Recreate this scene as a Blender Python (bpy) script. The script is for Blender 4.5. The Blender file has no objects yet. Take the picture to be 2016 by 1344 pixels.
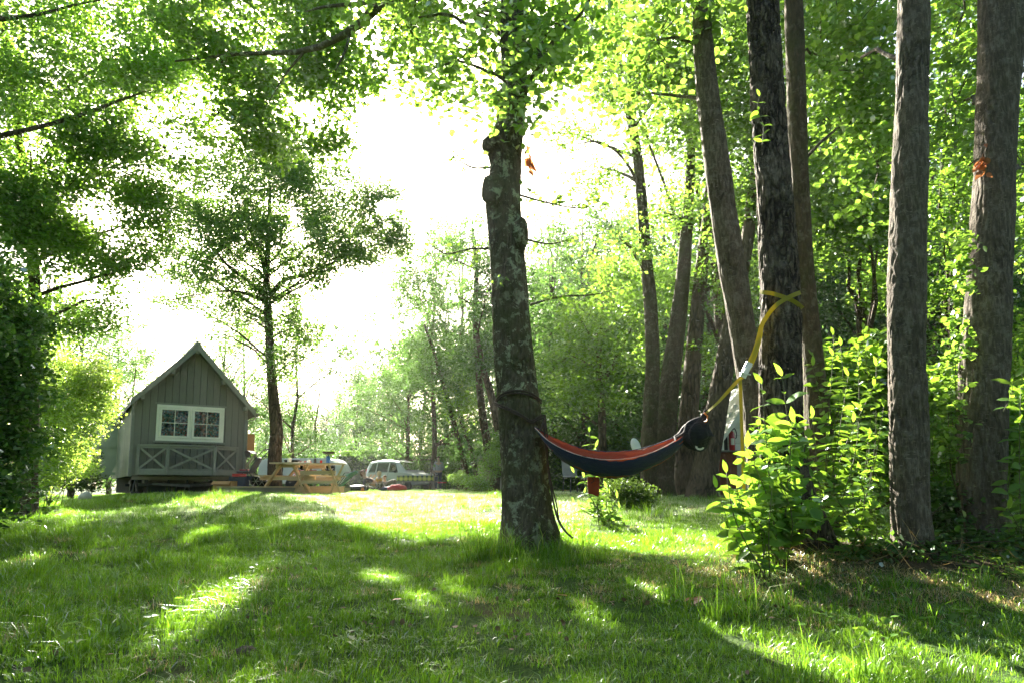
import bpy, math, random
import numpy as np
from mathutils import Vector, Matrix

SC = bpy.context.scene
RNG = np.random.default_rng(7)
random.seed(7)
# ------------------------------------------------------------------ camera
PITCH = math.radians(6.5); FPX = 1344.0; CYP = 806.0; CAMZ = 0.85
cam_data = bpy.data.cameras.new("camera"); cam = bpy.data.objects.new("camera", cam_data)
SC.collection.objects.link(cam); SC.camera = cam
cam.location = (0, 0, CAMZ); cam.rotation_euler = (math.pi/2 + PITCH, 0, 0)
cam_data.sensor_width = 36; cam_data.lens = 24; cam_data.shift_y = (CYP - 672.0) / 2016.0
cam_data.clip_start = 0.05; cam_data.clip_end = 2000
# ------------------------------------------------------------------ world, sun, exposure
SUN_DIR = Vector((-0.287, 0.948, 0.522)).normalized()      # towards the sun
SUN_EL = math.asin(SUN_DIR.z); SUN_AZ = math.atan2(SUN_DIR.x, SUN_DIR.y)
world = bpy.data.worlds.new("World"); SC.world = world; world.use_nodes = True
wn = world.node_tree.nodes; wl = world.node_tree.links
bg = wn['Background']; sky = wn.new('ShaderNodeTexSky'); sky.sky_type = 'NISHITA'
sky.sun_disc = False; sky.sun_elevation = SUN_EL; sky.sun_rotation = SUN_AZ
sky.dust_density = 4.0; sky.air_density = 1.0; sky.ozone_density = 1.0
wl.new(sky.outputs[0], bg.inputs[0]); bg.inputs[1].default_value = 0.05
sun_d = bpy.data.lights.new("sun", 'SUN'); sun_d.energy = 5.0; sun_d.angle = math.radians(0.5)
sun_d.color = (1.0, 0.93, 0.80)
sun = bpy.data.objects.new("sun", sun_d); SC.collection.objects.link(sun)
sun.rotation_euler = SUN_DIR.to_track_quat('Z', 'Y').to_euler()
SC.view_settings.view_transform = 'Standard'; SC.view_settings.look = 'None'
SC.view_settings.exposure = 3.0; SC.view_settings.gamma = 1.0
SC.view_settings.use_curve_mapping = False
SC.render.engine = 'CYCLES'
cy = SC.cycles
cy.use_denoising = True; cy.max_bounces = 7; cy.diffuse_bounces = 4; cy.glossy_bounces = 2
cy.transmission_bounces = 5; cy.transparent_max_bounces = 4; cy.volume_bounces = 1
cy.sample_clamp_indirect = 6.0; cy.use_adaptive_sampling = True; cy.adaptive_threshold = 0.02
cy.caustics_reflective = False; cy.caustics_refractive = False
SC.render.use_persistent_data = False

# ------------------------------------------------------------------ placing
_cp, _sp = math.cos(PITCH), math.sin(PITCH)
def P(px, py, Y):
    """point at world depth Y seen at photograph pixel px, py"""
    u = (px - 1008.0) / FPX; v = (CYP - py) / FPX
    d = np.array([u, _cp - v*_sp, _sp + v*_cp])
    return np.array([0, 0, CAMZ]) + d * (Y / d[1])
def ground(x, y):
    x = np.asarray(x, float); y = np.asarray(y, float)
    yy = np.clip(y, -30, 60)
    k = 14.2
    base = 0.05 * (k - np.logaddexp(0, (k - yy) / 1.2) * 1.2)          # smooth min(y, 16)
    n = 0.022*np.sin(0.9*x+0.4*y+1.3) + 0.018*np.sin(1.7*y-0.8*x) + 0.012*np.sin(2.9*x+1.1*y+0.5) + 0.008*np.sin(4.3*y+3.1*x)
    mound = 0.10*np.exp(-(((x-2.9)/1.7)**2 + ((y-5.3)/1.0)**2)) + 0.06*np.exp(-(((x-1.9)/0.35)**2 + ((y-4.9)/0.4)**2))
    mound = mound + 0.08*np.exp(-(((x-0.15)/0.45)**2 + ((y-5.8)/0.45)**2))
    edge = -0.35*(1/(1+np.exp(-( -x-9.2-(y-14)*0.5)/0.8)))*(1/(1+np.exp(-(y-11)/2.0)))
    return base + n*np.clip(1-(y-12)/12, 0.3, 1) + mound + edge
def G(x, y): return float(ground(x, y))
def on_ground(px, Y):
    x = (px - 1008.0) / FPX * Y / (_cp - 0.1*_sp)   # close enough
    p = P(px, 962, Y); return np.array([p[0], Y, G(p[0], Y)])
def Zat(py, Y): return P(1008, py, Y)[2]

# ------------------------------------------------------------------ geometry bits: (verts Nx3, faces list)
def join(*gs):
    vs, fs, o = [], [], 0
    for v, f in gs:
        v = np.asarray(v, float); vs.append(v); fs += [tuple(i+o for i in q) for q in f]; o += len(v)
    return np.concatenate(vs), fs
BF = [(0,3,2,1),(4,5,6,7),(0,1,5,4),(1,2,6,5),(2,3,7,6),(3,0,4,7)]
def box(x0,x1,y0,y1,z0,z1):
    return np.array([[x0,y0,z0],[x1,y0,z0],[x1,y1,z0],[x0,y1,z0],[x0,y0,z1],[x1,y0,z1],[x1,y1,z1],[x0,y1,z1]],float), list(BF)
def rotz(g, a, c=(0,0,0)):
    v, f = g; c = np.array(c, float); ca, sa = math.cos(a), math.sin(a)
    R = np.array([[ca,-sa,0],[sa,ca,0],[0,0,1]]); return (np.asarray(v)-c) @ R.T + c, f
def rotax(g, ax, a, c=(0,0,0)):
    v, f = g; c = np.array(c, float); R = np.array(Matrix.Rotation(a, 3, Vector(ax)))
    return (np.asarray(v)-c) @ R.T + c, f
def move(g, d): return np.asarray(g[0]) + np.array(d, float), g[1]
def scale(g, s, c=(0,0,0)):
    c = np.array(c, float); return (np.asarray(g[0])-c)*np.array(s, float) + c, g[1]
def beam(p0, p1, w, h, up=(0,0,1)):
    p0 = np.array(p0, float); p1 = np.array(p1, float); d = p1-p0; L = np.linalg.norm(d); d /= L
    up = np.array(up, float); s = np.cross(d, up)
    if np.linalg.norm(s) < 1e-3: s = np.cross(d, (1,0,0))
    s /= np.linalg.norm(s); u = np.cross(s, d)
    v = [p + a*s*w/2 + b*u*h/2 for p in (p0, p1) for a, b in ((-1,-1),(1,-1),(1,1),(-1,1))]
    return np.array(v), [(0,1,2,3),(7,6,5,4),(0,4,5,1),(1,5,6,2),(2,6,7,3),(3,7,4,0)]
def tube(pts, rad, seg=8, cap=True, flat=1.0):
    pts = np.array(pts, float); n = len(pts); rad = np.broadcast_to(np.array(rad, float), (n,))
    T = np.gradient(pts, axis=0); T /= np.maximum(np.linalg.norm(T, axis=1, keepdims=True), 1e-9)
    ref = np.array([0,1,0.0]) if abs(T[0][1]) < 0.9 else np.array([1.0,0,0])
    A = np.cross(T[0], ref); A /= np.linalg.norm(A); V = []
    an = np.linspace(0, 2*math.pi, seg, endpoint=False)
    for i in range(n):
        A = A - T[i]*A.dot(T[i]); A /= np.linalg.norm(A); B = np.cross(T[i], A)
        V.append(pts[i] + rad[i]*(np.cos(an)[:,None]*A + flat*np.sin(an)[:,None]*B))
    V = np.concatenate(V); F = []
    for i in range(n-1):
        for j in range(seg):
            k = (j+1) % seg; F.append((i*seg+j, i*seg+k, (i+1)*seg+k, (i+1)*seg+j))
    if cap: F.append(tuple(range(seg))[::-1]); F.append(tuple((n-1)*seg+j for j in range(seg)))
    return V, F
def lathe(prof, seg=16, c=(0,0,0)):
    c = np.array(c, float); V = []; F = []; n = len(prof)
    for r, z in prof:
        for j in range(seg):
            a = 2*math.pi*j/seg; V.append(c + (r*math.cos(a), r*math.sin(a), z))
    for i in range(n-1):
        for j in range(seg):
            k = (j+1) % seg; F.append((i*seg+j, i*seg+k, (i+1)*seg+k, (i+1)*seg+j))
    F.append(tuple(range(seg))[::-1]); F.append(tuple((n-1)*seg+j for j in range(seg)))
    return np.array(V), F
def ellipsoid(c, r, seg=12, rings=8):
    prof = [(math.sin(math.pi*(i+.02)/(rings+.04)), -math.cos(math.pi*(i+.02)/(rings+.04))) for i in range(rings+1)]
    v, f = lathe(prof, seg); return v*np.array(r) + np.array(c), f
def prism(poly2, y0, y1):
    """poly2 in x,z, extruded along y"""
    n = len(poly2); V = [(x, y0, z) for x, z in poly2] + [(x, y1, z) for x, z in poly2]
    F = [tuple(range(n)), tuple(range(n, 2*n))[::-1]] + [(i, i+n, (i+1)%n+n, (i+1)%n) for i in range(n)]
    return np.array(V, float), F
def smoothline(pts, n):
    pts = np.array(pts, float); t = np.linspace(0, 1, len(pts)); u = np.linspace(0, 1, n)
    # catmull-rom through the points
    m = np.gradient(pts, axis=0); out = []
    for q in u:
        s = q*(len(pts)-1); i = min(int(s), len(pts)-2); s -= i
        h00=2*s**3-3*s**2+1; h10=s**3-2*s**2+s; h01=-2*s**3+3*s**2; h11=s**3-s**2
        out.append(h00*pts[i]+h10*m[i]+h01*pts[i+1]+h11*m[i+1])
    return np.array(out)

# ------------------------------------------------------------------ objects
COL = SC.collection
def mesh_from(name, g, mat, smooth=False):
    v, f = g; me = bpy.data.meshes.new(name)
    if isinstance(f, np.ndarray):
        n, k = f.shape; me.vertices.add(len(v)); me.vertices.foreach_set('co', np.asarray(v, np.float32).ravel())
        me.loops.add(n*k); me.loops.foreach_set('vertex_index', f.astype(np.int32).ravel())
        me.polygons.add(n); me.polygons.foreach_set('loop_start', np.arange(0, n*k, k, dtype=np.int32))
        try: me.polygons.foreach_set('loop_total', np.full(n, k, np.int32))
        except Exception: pass
        me.update(calc_edges=True)
    else:
        me.from_pydata([tuple(p) for p in np.asarray(v).tolist()], [], [tuple(q) for q in f]); me.update()
    if isinstance(mat, (list, tuple)):
        for m in mat: me.materials.append(m)
    elif mat: me.materials.append(mat)
    if smooth: me.polygons.foreach_set('use_smooth', np.ones(len(me.polygons), bool))
    return me
def face_attr(me, vals):
    a = me.attributes.new('v', 'FLOAT', 'FACE'); a.data.foreach_set('value', np.asarray(vals, np.float32))
def tag(o, label=None, cat=None, group=None, kind=None):
    if label: o['label'] = label
    if cat: o['category'] = cat
    if group: o['group'] = group
    if kind: o['kind'] = kind
    return o
def empty(name, loc, rz, label, cat, group=None):
    o = bpy.data.objects.new(name, None); COL.objects.link(o); o.location = tuple(loc); o.rotation_euler = (0,0,rz)
    o.empty_display_size = 0.1
    return tag(o, label, cat, group)
class Thing:
    """an Empty at the base; parts given in local coordinates, or in world ones with world=True"""
    def __init__(s, name, loc, label, cat, rz=0, group=None):
        s.o = empty(name, loc, rz, label, cat, group); s.loc = np.array(loc, float); s.rz = rz
    def part(s, name, g, mat, parent=None, world=False, smooth=False, kind=None, label=None, bevel=0):
        if world:
            v = np.asarray(g[0]) - s.loc; g = rotz((v, g[1]), -s.rz)
        me = mesh_from(name, g, mat, smooth); return s.link(name, me, parent, kind, label, bevel)
    def link(s, name, me, parent=None, kind=None, label=None, bevel=0):
        o = bpy.data.objects.new(name, me); COL.objects.link(o); o.parent = parent or s.o
        tag(o, label, None, None, kind)
        if bevel:
            b = o.modifiers.new('bevel', 'BEVEL'); b.width = bevel; b.segments = 1; b.limit_method = 'ANGLE'
        return o
def solo(name, g, mat, label, cat, group=None, kind=None, smooth=False, origin=None):
    v = np.asarray(g[0], float); c = np.array(origin if origin is not None else (v[:,0].mean(), v[:,1].mean(), v[:,2].min()))
    me = mesh_from(name, (v-c, g[1]), mat, smooth); o = bpy.data.objects.new(name, me); COL.objects.link(o)
    o.location = tuple(c); return tag(o, label, cat, group, kind)
def copy_tree(o, parent=None):
    c = o.copy(); COL.objects.link(c); c.parent = parent
    for ch in list(o.children): copy_tree(ch, c)
    return c

# ------------------------------------------------------------------ materials
def newmat(name):
    m = bpy.data.materials.new(name); m.use_nodes = True; nt = m.node_tree
    for n in list(nt.nodes): nt.nodes.remove(n)
    out = nt.nodes.new('ShaderNodeOutputMaterial'); return m, nt, out
def N(nt, t, **kw):
    n = nt.nodes.new(t)
    for k, v in kw.items():
        if k.startswith('i_'):
            key = k[2:]; key = int(key) if key.isdigit() else key.replace('_', ' ')
            n.inputs[key].default_value = v
        else: setattr(n, k, v)
    return n
def ramp(nt, stops, src=None, interp='LINEAR'):
    r = nt.nodes.new('ShaderNodeValToRGB'); r.color_ramp.interpolation = interp
    e = r.color_ramp.elements
    while len(e) < len(stops): e.new(0.5)
    for q, (p, c) in zip(e, stops): q.position = p; q.color = (*c, 1) if len(c) == 3 else c
    if src is not None: nt.links.new(src, r.inputs[0])
    return r
def coords(nt, scale=(1,1,1), kind='Object'):
    tc = N(nt, 'ShaderNodeTexCoord'); mp = N(nt, 'ShaderNodeMapping'); mp.inputs['Scale'].default_value = scale
    nt.links.new(tc.outputs[kind], mp.inputs[0]); return mp.outputs[0]
def noise(nt, vec, scale, detail=4, rough=0.55, dist=0.0):
    n = N(nt, 'ShaderNodeTexNoise'); n.inputs['Scale'].default_value = scale; n.inputs['Detail'].default_value = detail
    n.inputs['Roughness'].default_value = rough; n.inputs['Distortion'].default_value = dist
    nt.links.new(vec, n.inputs['Vector']); return n
def mixc(nt, fac, a, b, blend='MIX'):
    m = N(nt, 'ShaderNodeMix', data_type='RGBA', blend_type=blend)
    for s, v in ((0, fac), (6, a), (7, b)):
        if isinstance(v, (int, float)): m.inputs[s].default_value = v
        elif isinstance(v, tuple): m.inputs[s].default_value = (*v, 1)
        else: nt.links.new(v, m.inputs[s])
    return m.outputs[2]
def mathn(nt, op, a, b=0.0, clamp=False):
    m = N(nt, 'ShaderNodeMath', operation=op, use_clamp=clamp)
    for s, v in ((0, a), (1, b)):
        if isinstance(v, (int, float)): m.inputs[s].default_value = v
        else: nt.links.new(v, m.inputs[s])
    return m.outputs[0]
def bump(nt, h, dist=0.01, strength=1.0):
    b = N(nt, 'ShaderNodeBump'); b.inputs['Distance'].default_value = dist; b.inputs['Strength'].default_value = strength
    nt.links.new(h, b.inputs['Height']); return b.outputs[0]
def simple(name, col, rough=0.6, var=0.15, nscale=8, metal=0.0, bmp=0.0, coat=0.0, spec=0.5, stretch=(1,1,1)):
    m, nt, out = newmat(name); b = N(nt, 'ShaderNodeBsdfPrincipled')
    vec = coords(nt, stretch); n = noise(nt, vec, nscale, 5)
    lo = tuple(c*(1-var) for c in col); hi = tuple(min(1, c*(1+var)) for c in col)
    r = ramp(nt, [(0.3, lo), (0.7, hi)], n.outputs[0]); nt.links.new(r.outputs[0], b.inputs['Base Color'])
    b.inputs['Roughness'].default_value = rough; b.inputs['Metallic'].default_value = metal
    b.inputs['Coat Weight'].default_value = coat; b.inputs['Specular IOR Level'].default_value = spec
    if bmp: nt.links.new(bump(nt, n.outputs[0], bmp), b.inputs['Normal'])
    nt.links.new(b.outputs[0], out.inputs[0]); return m
def leafmat(name, front, trans, dark=0.6, bright=1.4, gloss=0.08, yellow=None):
    """leaf: diffuse front, light through it, weak gloss; per-face value v varies the tone"""
    m, nt, out = newmat(name)
    at = N(nt, 'ShaderNodeAttribute'); at.attribute_name = 'v'
    y = yellow or tuple(c*1.3 for c in front)
    oi = N(nt, 'ShaderNodeObjectInfo'); fv = mathn(nt, 'ADD', at.outputs['Fac'], mathn(nt, 'MULTIPLY', mathn(nt, 'SUBTRACT', oi.outputs['Random'], 0.5), 0.34), True)
    r1 = ramp(nt, [(0.0, tuple(c*dark for c in front)), (0.6, front), (0.95, tuple(c*bright for c in front)), (1.0, y)], fv)
    r2 = ramp(nt, [(0.0, tuple(c*dark for c in trans)), (0.6, trans), (1.0, tuple(min(1, c*bright) for c in trans))], fv)
    d = N(nt, 'ShaderNodeBsdfDiffuse'); t = N(nt, 'ShaderNodeBsdfTranslucent'); g = N(nt, 'ShaderNodeBsdfGlossy')
    g.inputs['Roughness'].default_value = 0.35; g.inputs['Color'].default_value = (0.9,0.95,1,1)
    nt.links.new(r1.outputs[0], d.inputs[0]); nt.links.new(r2.outputs[0], t.inputs[0])
    ad = N(nt, 'ShaderNodeAddShader'); nt.links.new(d.outputs[0], ad.inputs[0]); nt.links.new(t.outputs[0], ad.inputs[1])
    mx = N(nt, 'ShaderNodeMixShader'); fr = N(nt, 'ShaderNodeFresnel'); fr.inputs[0].default_value = 1.4; nt.links.new(mathn(nt, 'MULTIPLY', fr.outputs[0], gloss*6), mx.inputs[0])
    nt.links.new(ad.outputs[0], mx.inputs[1]); nt.links.new(g.outputs[0], mx.inputs[2]); nt.links.new(mx.outputs[0], out.inputs[0])
    return m
M = {}
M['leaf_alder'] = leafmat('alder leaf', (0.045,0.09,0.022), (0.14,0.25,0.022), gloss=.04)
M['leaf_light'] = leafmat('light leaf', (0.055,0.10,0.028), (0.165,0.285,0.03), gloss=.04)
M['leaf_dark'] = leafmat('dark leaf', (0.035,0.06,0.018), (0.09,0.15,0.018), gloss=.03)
M['leaf_fine'] = leafmat('fine leaf', (0.042,0.080,0.025), (0.10,0.18,0.025), gloss=.03)
M['leaf_far'] = leafmat('far leaf', (0.033,0.066,0.024), (0.075,0.15,0.025), gloss=.02)
M['leaf_shrub'] = leafmat('shrub leaf', (0.06,0.12,0.028), (0.155,0.27,0.02), dark=.45, gloss=0.03)
M['leaf_ivy'] = leafmat('ivy leaf', (0.03,0.07,0.018), (0.06,0.13,0.012), gloss=0.05)
M['leaf_hedge'] = leafmat('hedge leaf', (0.055,0.10,0.022), (0.10,0.19,0.018), gloss=.015)
M['leaf_dry'] = leafmat('dry leaf', (0.22,0.10,0.05), (0.28,0.11,0.04))
M['leaf_sunlit'] = leafmat('pale leaf', (0.08,0.13,0.04), (0.27,0.38,0.05), gloss=.05)  # brighter leaf: sunlight on the tall shrub put into its colour
M['grass'] = leafmat('grass blade', (0.046,0.108,0.012), (0.115,0.225,0.011), dark=0.5, bright=1.5, gloss=0.035, yellow=(0.30,0.25,0.10))
M['straw'] = leafmat('straw', (0.26,0.20,0.10), (0.25,0.19,0.08), dark=0.4, gloss=.04)
M['grass_sunlit'] = leafmat('sunlit grass blade', (0.15,0.19,0.095), (0.25,0.32,0.15), dark=0.6, bright=1.4, gloss=0.05, yellow=(0.34,0.30,0.14))  # lawn strip's sunlight put into the blade colour

def barkmat(name, base, dark, light, lichen=None, lichen_amt=0.0, moss=0.0, fissure=1.0, lentic=0.0, sc=1.0):
    m, nt, out = newmat(name); b = N(nt, 'ShaderNodeBsdfPrincipled'); b.inputs['Roughness'].default_value = 0.9
    b.inputs['Specular IOR Level'].default_value = 0.25
    v = coords(nt, (1,1,0.22)); v1 = coords(nt, (1,1,1)); vh = coords(nt, (1,1,7))
    warp = noise(nt, v1, 6*sc, 3)
    wv = N(nt, 'ShaderNodeVectorMath', operation='MULTIPLY_ADD'); nt.links.new(warp.outputs['Color'], wv.inputs[0])
    wv.inputs[1].default_value = (0.09,0.09,0.05); nt.links.new(v, wv.inputs[2])
    vo = N(nt, 'ShaderNodeTexVoronoi', feature='DISTANCE_TO_EDGE'); vo.inputs['Scale'].default_value = 22*sc
    nt.links.new(wv.outputs[0], vo.inputs['Vector'])
    crack = ramp(nt, [(0.0, (0,0,0)), (0.20, (1,1,1))], vo.outputs[0])
    fine = noise(nt, v, 60*sc, 6, 0.7); mid = noise(nt, v1, 9*sc, 5, 0.6); big = noise(nt, v1, 2.3, 4, 0.6)
    c = ramp(nt, [(0.25, dark), (0.5, base), (0.75, light)], fine.outputs[0]).outputs[0]
    c = mixc(nt, mathn(nt, 'MULTIPLY', mid.outputs[0], 0.55), c, dark)
    keep = mathn(nt, 'SUBTRACT', 1.0, crack.outputs[0])
    # cracks only where the big noise says so
    cm = ramp(nt, [(0.38 if fissure > .7 else .50, (0,0,0)), (0.55 if fissure > .7 else .62, (1,1,1))], big.outputs[0])
    keep = mathn(nt, 'MULTIPLY', keep, mathn(nt, 'MULTIPLY', cm.outputs[0], fissure))
    c = mixc(nt, keep, c, tuple(q*0.35 for q in dark))
    if lentic:
        ln = noise(nt, vh, 22, 2, 0.5); lm = ramp(nt, [(0.66, (0,0,0)), (0.72, (1,1,1))], ln.outputs[0])
        c = mixc(nt, mathn(nt, 'MULTIPLY', lm.outputs[0], lentic), c, light)
    if lichen:
        ln = noise(nt, v1, 10.5, 9, 0.75, 0.3); lm = ramp(nt, [(0.53, (0,0,0)), (0.57, (1,1,1))], ln.outputs[0])
        region = noise(nt, v1, 1.3, 2); rm = ramp(nt, [(0.33, (0,0,0)), (0.50, (1,1,1))], region.outputs[0])
        f = mathn(nt, 'MULTIPLY', mathn(nt, 'MULTIPLY', lm.outputs[0], rm.outputs[0]), lichen_amt)
        c = mixc(nt, f, c, lichen)
    if moss:
        mn = noise(nt, v1, 3.1, 6, 0.65); mm = ramp(nt, [(0.45, (0,0,0)), (0.62, (1,1,1))], mn.outputs[0])
        c = mixc(nt, mathn(nt, 'MULTIPLY', mm.outputs[0], moss), c, (0.055,0.065,0.018))
    nt.links.new(c, b.inputs['Base Color'])
    h = mathn(nt, 'ADD', mathn(nt, 'MULTIPLY', fine.outputs[0], 0.45), mathn(nt, 'MULTIPLY', mid.outputs[0], 0.6))
    h = mathn(nt, 'SUBTRACT', h, mathn(nt, 'MULTIPLY', keep, 0.9))
    nt.links.new(bump(nt, h, 0.035, 1.0), b.inputs['Normal']); nt.links.new(b.outputs[0], out.inputs[0]); return m
M['bark_lichen'] = barkmat('lichen bark', (0.12,0.10,0.066), (0.036,0.028,0.018), (0.21,0.185,0.13), (0.34,0.37,0.24), 1.0, 0.55, 0.6)
M['bark_alder'] = barkmat('alder bark', (0.098,0.077,0.057), (0.034,0.026,0.02), (0.32,0.27,0.21), (0.34,0.31,0.25), 0.2, 0.0, 1.0, 0.5)
M['bark_smooth'] = barkmat('smooth alder bark', (0.115,0.092,0.07), (0.045,0.035,0.026), (0.32,0.28,0.22), (0.34,0.32,0.26), 0.22, 0.12, 0.55, 0.75, 0.8)
M['bark_brown'] = barkmat('brown mossy bark', (0.09,0.066,0.038), (0.036,0.027,0.016), (0.17,0.125,0.075), (0.3,0.3,0.22), 0.25, 0.5, 0.4, 0.3)
M['bark_far'] = barkmat('far bark', (0.15,0.108,0.072), (0.055,0.042,0.032), (0.25,0.19,0.135), None, 0, 0.2, 0.8, 0, 0.6)

def woodmat(name, col, var=0.25, along=(1,1,18), rough=0.7):
    m, nt, out = newmat(name); b = N(nt, 'ShaderNodeBsdfPrincipled'); b.inputs['Roughness'].default_value = rough
    b.inputs['Specular IOR Level'].default_value = 0.3
    s = tuple(1.0 if a > 1 else 14.0 for a in along) if along != (1,1,1) else (5,5,5)
    v = coords(nt, s); n = noise(nt, v, 3.2, 6, 0.65); n2 = noise(nt, coords(nt, (1,1,1)), 2.0, 3)
    r = ramp(nt, [(0.25, tuple(c*(1-var) for c in col)), (0.55, col), (0.8, tuple(min(1,c*(1+var)) for c in col))], n.outputs[0])
    c = mixc(nt, mathn(nt, 'MULTIPLY', n2.outputs[0], 0.35), r.outputs[0], tuple(q*0.62 for q in col))
    oi = N(nt, 'ShaderNodeObjectInfo'); hv = N(nt, 'ShaderNodeHueSaturation')
    mr = N(nt, 'ShaderNodeMapRange'); mr.inputs[3].default_value = 0.86; mr.inputs[4].default_value = 1.12
    nt.links.new(oi.outputs['Random'], mr.inputs[0]); nt.links.new(mr.outputs[0], hv.inputs['Value']); nt.links.new(c, hv.inputs['Color'])
    nt.links.new(hv.outputs[0], b.inputs['Base Color'])
    nt.links.new(bump(nt, n.outputs[0], 0.003), b.inputs['Normal']); nt.links.new(b.outputs[0], out.inputs[0]); return m
M['cabin_grey'] = woodmat('grey painted board', (0.20,0.195,0.175), 0.12)
M['cabin_trim'] = woodmat('grey painted trim', (0.265,0.265,0.235), 0.12, (1,1,1))
M['cabin_side'] = woodmat('board tinted by green bounce', (0.25,0.27,0.15), 0.12)  # green light off the foliage put into the side wall colour
M['roof'] = simple('roof sheet', (0.15,0.155,0.14), 0.7, 0.2, 5, bmp=0.004)
M['white_paint'] = simple('white paint', (0.80,0.78,0.70), 0.45, 0.05, 6)
M['pale_green'] = simple('pale green paint', (0.36,0.42,0.26), 0.5, 0.06, 6)
M['pine'] = woodmat('pine timber', (0.62,0.47,0.29), 0.2, (18,1,1))
M['pine_leg'] = woodmat('pine timber leg', (0.58,0.42,0.24), 0.2, (1,1,1))
M['old_wood'] = woodmat('weathered timber', (0.24,0.21,0.17), 0.25, (18,1,1))
M['orange_ply'] = woodmat('orange ply', (0.48,0.26,0.10), 0.12, (1,1,1))
M['black'] = simple('black rubber', (0.02,0.02,0.02), 0.7, 0.3, 20)
M['dark_metal'] = simple('dark metal', (0.05,0.05,0.05), 0.45, 0.2, 10, metal=0.4)
M['steel'] = simple('steel', (0.5,0.5,0.5), 0.35, 0.1, 10, metal=0.9)
M['grey_fabric'] = simple('grey fabric', (0.10,0.10,0.11), 0.95, 0.2, 30, bmp=0.003)
M['red_fabric'] = simple('red fabric', (0.45,0.03,0.03), 0.8, 0.15, 20, bmp=0.002)
M['white_plastic'] = simple('white plastic', (0.75,0.76,0.76), 0.35, 0.04, 4)
M['silver_paint'] = simple('silver car paint', (0.36,0.39,0.42), 0.3, 0.03, 3, metal=0.3, coat=0.8)
M['blue'] = simple('blue canister paint', (0.02,0.12,0.35), 0.4, 0.1, 8)
M['green_mesh'] = simple('green sling fabric', (0.24,0.50,0.43), 0.7, 0.12, 30)
M['skin'] = simple('skin', (0.45,0.30,0.22), 0.6, 0.06, 12)
M['hair_dark'] = simple('dark hair', (0.05,0.03,0.02), 0.8, 0.3, 60, bmp=0.004)
M['hair_brown'] = simple('brown hair', (0.16,0.08,0.04), 0.8, 0.3, 60, bmp=0.004)
M['hair_blond'] = simple('blond hair', (0.62,0.48,0.28), 0.8, 0.2, 60, bmp=0.004)
M['mustard'] = simple('mustard knit', (0.50,0.27,0.03), 0.9, 0.15, 50, bmp=0.003)
M['denim'] = simple('dark denim', (0.05,0.06,0.09), 0.9, 0.2, 40)
M['olive'] = simple('olive trousers', (0.13,0.13,0.10), 0.9, 0.2, 40)
M['light_grey'] = simple('light grey jumper', (0.30,0.31,0.33), 0.9, 0.12, 40)
M['blue_shirt'] = simple('blue shirt', (0.15,0.28,0.42), 0.9, 0.12, 40)
M['khaki'] = simple('khaki cloth', (0.42,0.38,0.30), 0.9, 0.12, 40)
M['yellow'] = simple('yellow plastic', (0.75,0.48,0.02), 0.4, 0.05, 8)
M['orange'] = simple('orange plastic', (0.75,0.20,0.02), 0.4, 0.05, 8)
M['rope'] = simple('brown cord', (0.06,0.04,0.03), 0.9, 0.4, 120, bmp=0.002)
M['ext_red'] = simple('extinguisher red', (0.42,0.015,0.02), 0.3, 0.08, 8, coat=0.5)
M['brick_red'] = woodmat('red brown board', (0.22,0.08,0.045), 0.2, (1,1,1))
M['stone'] = simple('pale stone', (0.45,0.44,0.40), 0.9, 0.2, 10, bmp=0.01)
M['soil'] = simple('soil', (0.05,0.035,0.022), 0.95, 0.5, 25, bmp=0.02)
M['render_wall'] = simple('pale wall', (0.48,0.45,0.38), 0.9, 0.12, 3, bmp=0.004)
M['tile_roof'] = simple('grey roof', (0.22,0.21,0.20), 0.85, 0.2, 9, bmp=0.01)
def glassmat(name, tint=(0.8,0.85,0.85), alpha=0.35):
    m, nt, out = newmat(name); g = N(nt, 'ShaderNodeBsdfGlossy'); g.inputs['Roughness'].default_value = 0.03
    t = N(nt, 'ShaderNodeBsdfTransparent'); t.inputs[0].default_value = (*tint, 1); f = N(nt, 'ShaderNodeFresnel'); f.inputs[0].default_value = 1.5
    a = mathn(nt, 'MULTIPLY', f.outputs[0], 0.7 if alpha < .4 else 1.3, True); mx = N(nt, 'ShaderNodeMixShader')
    nt.links.new(a, mx.inputs[0]); nt.links.new(t.outputs[0], mx.inputs[1]); nt.links.new(g.outputs[0], mx.inputs[2]); nt.links.new(mx.outputs[0], out.inputs[0]); return m
M['glass'] = glassmat('window glass'); M['car_glass'] = glassmat('car glass', (0.10,0.13,0.13), 0.5)
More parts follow.
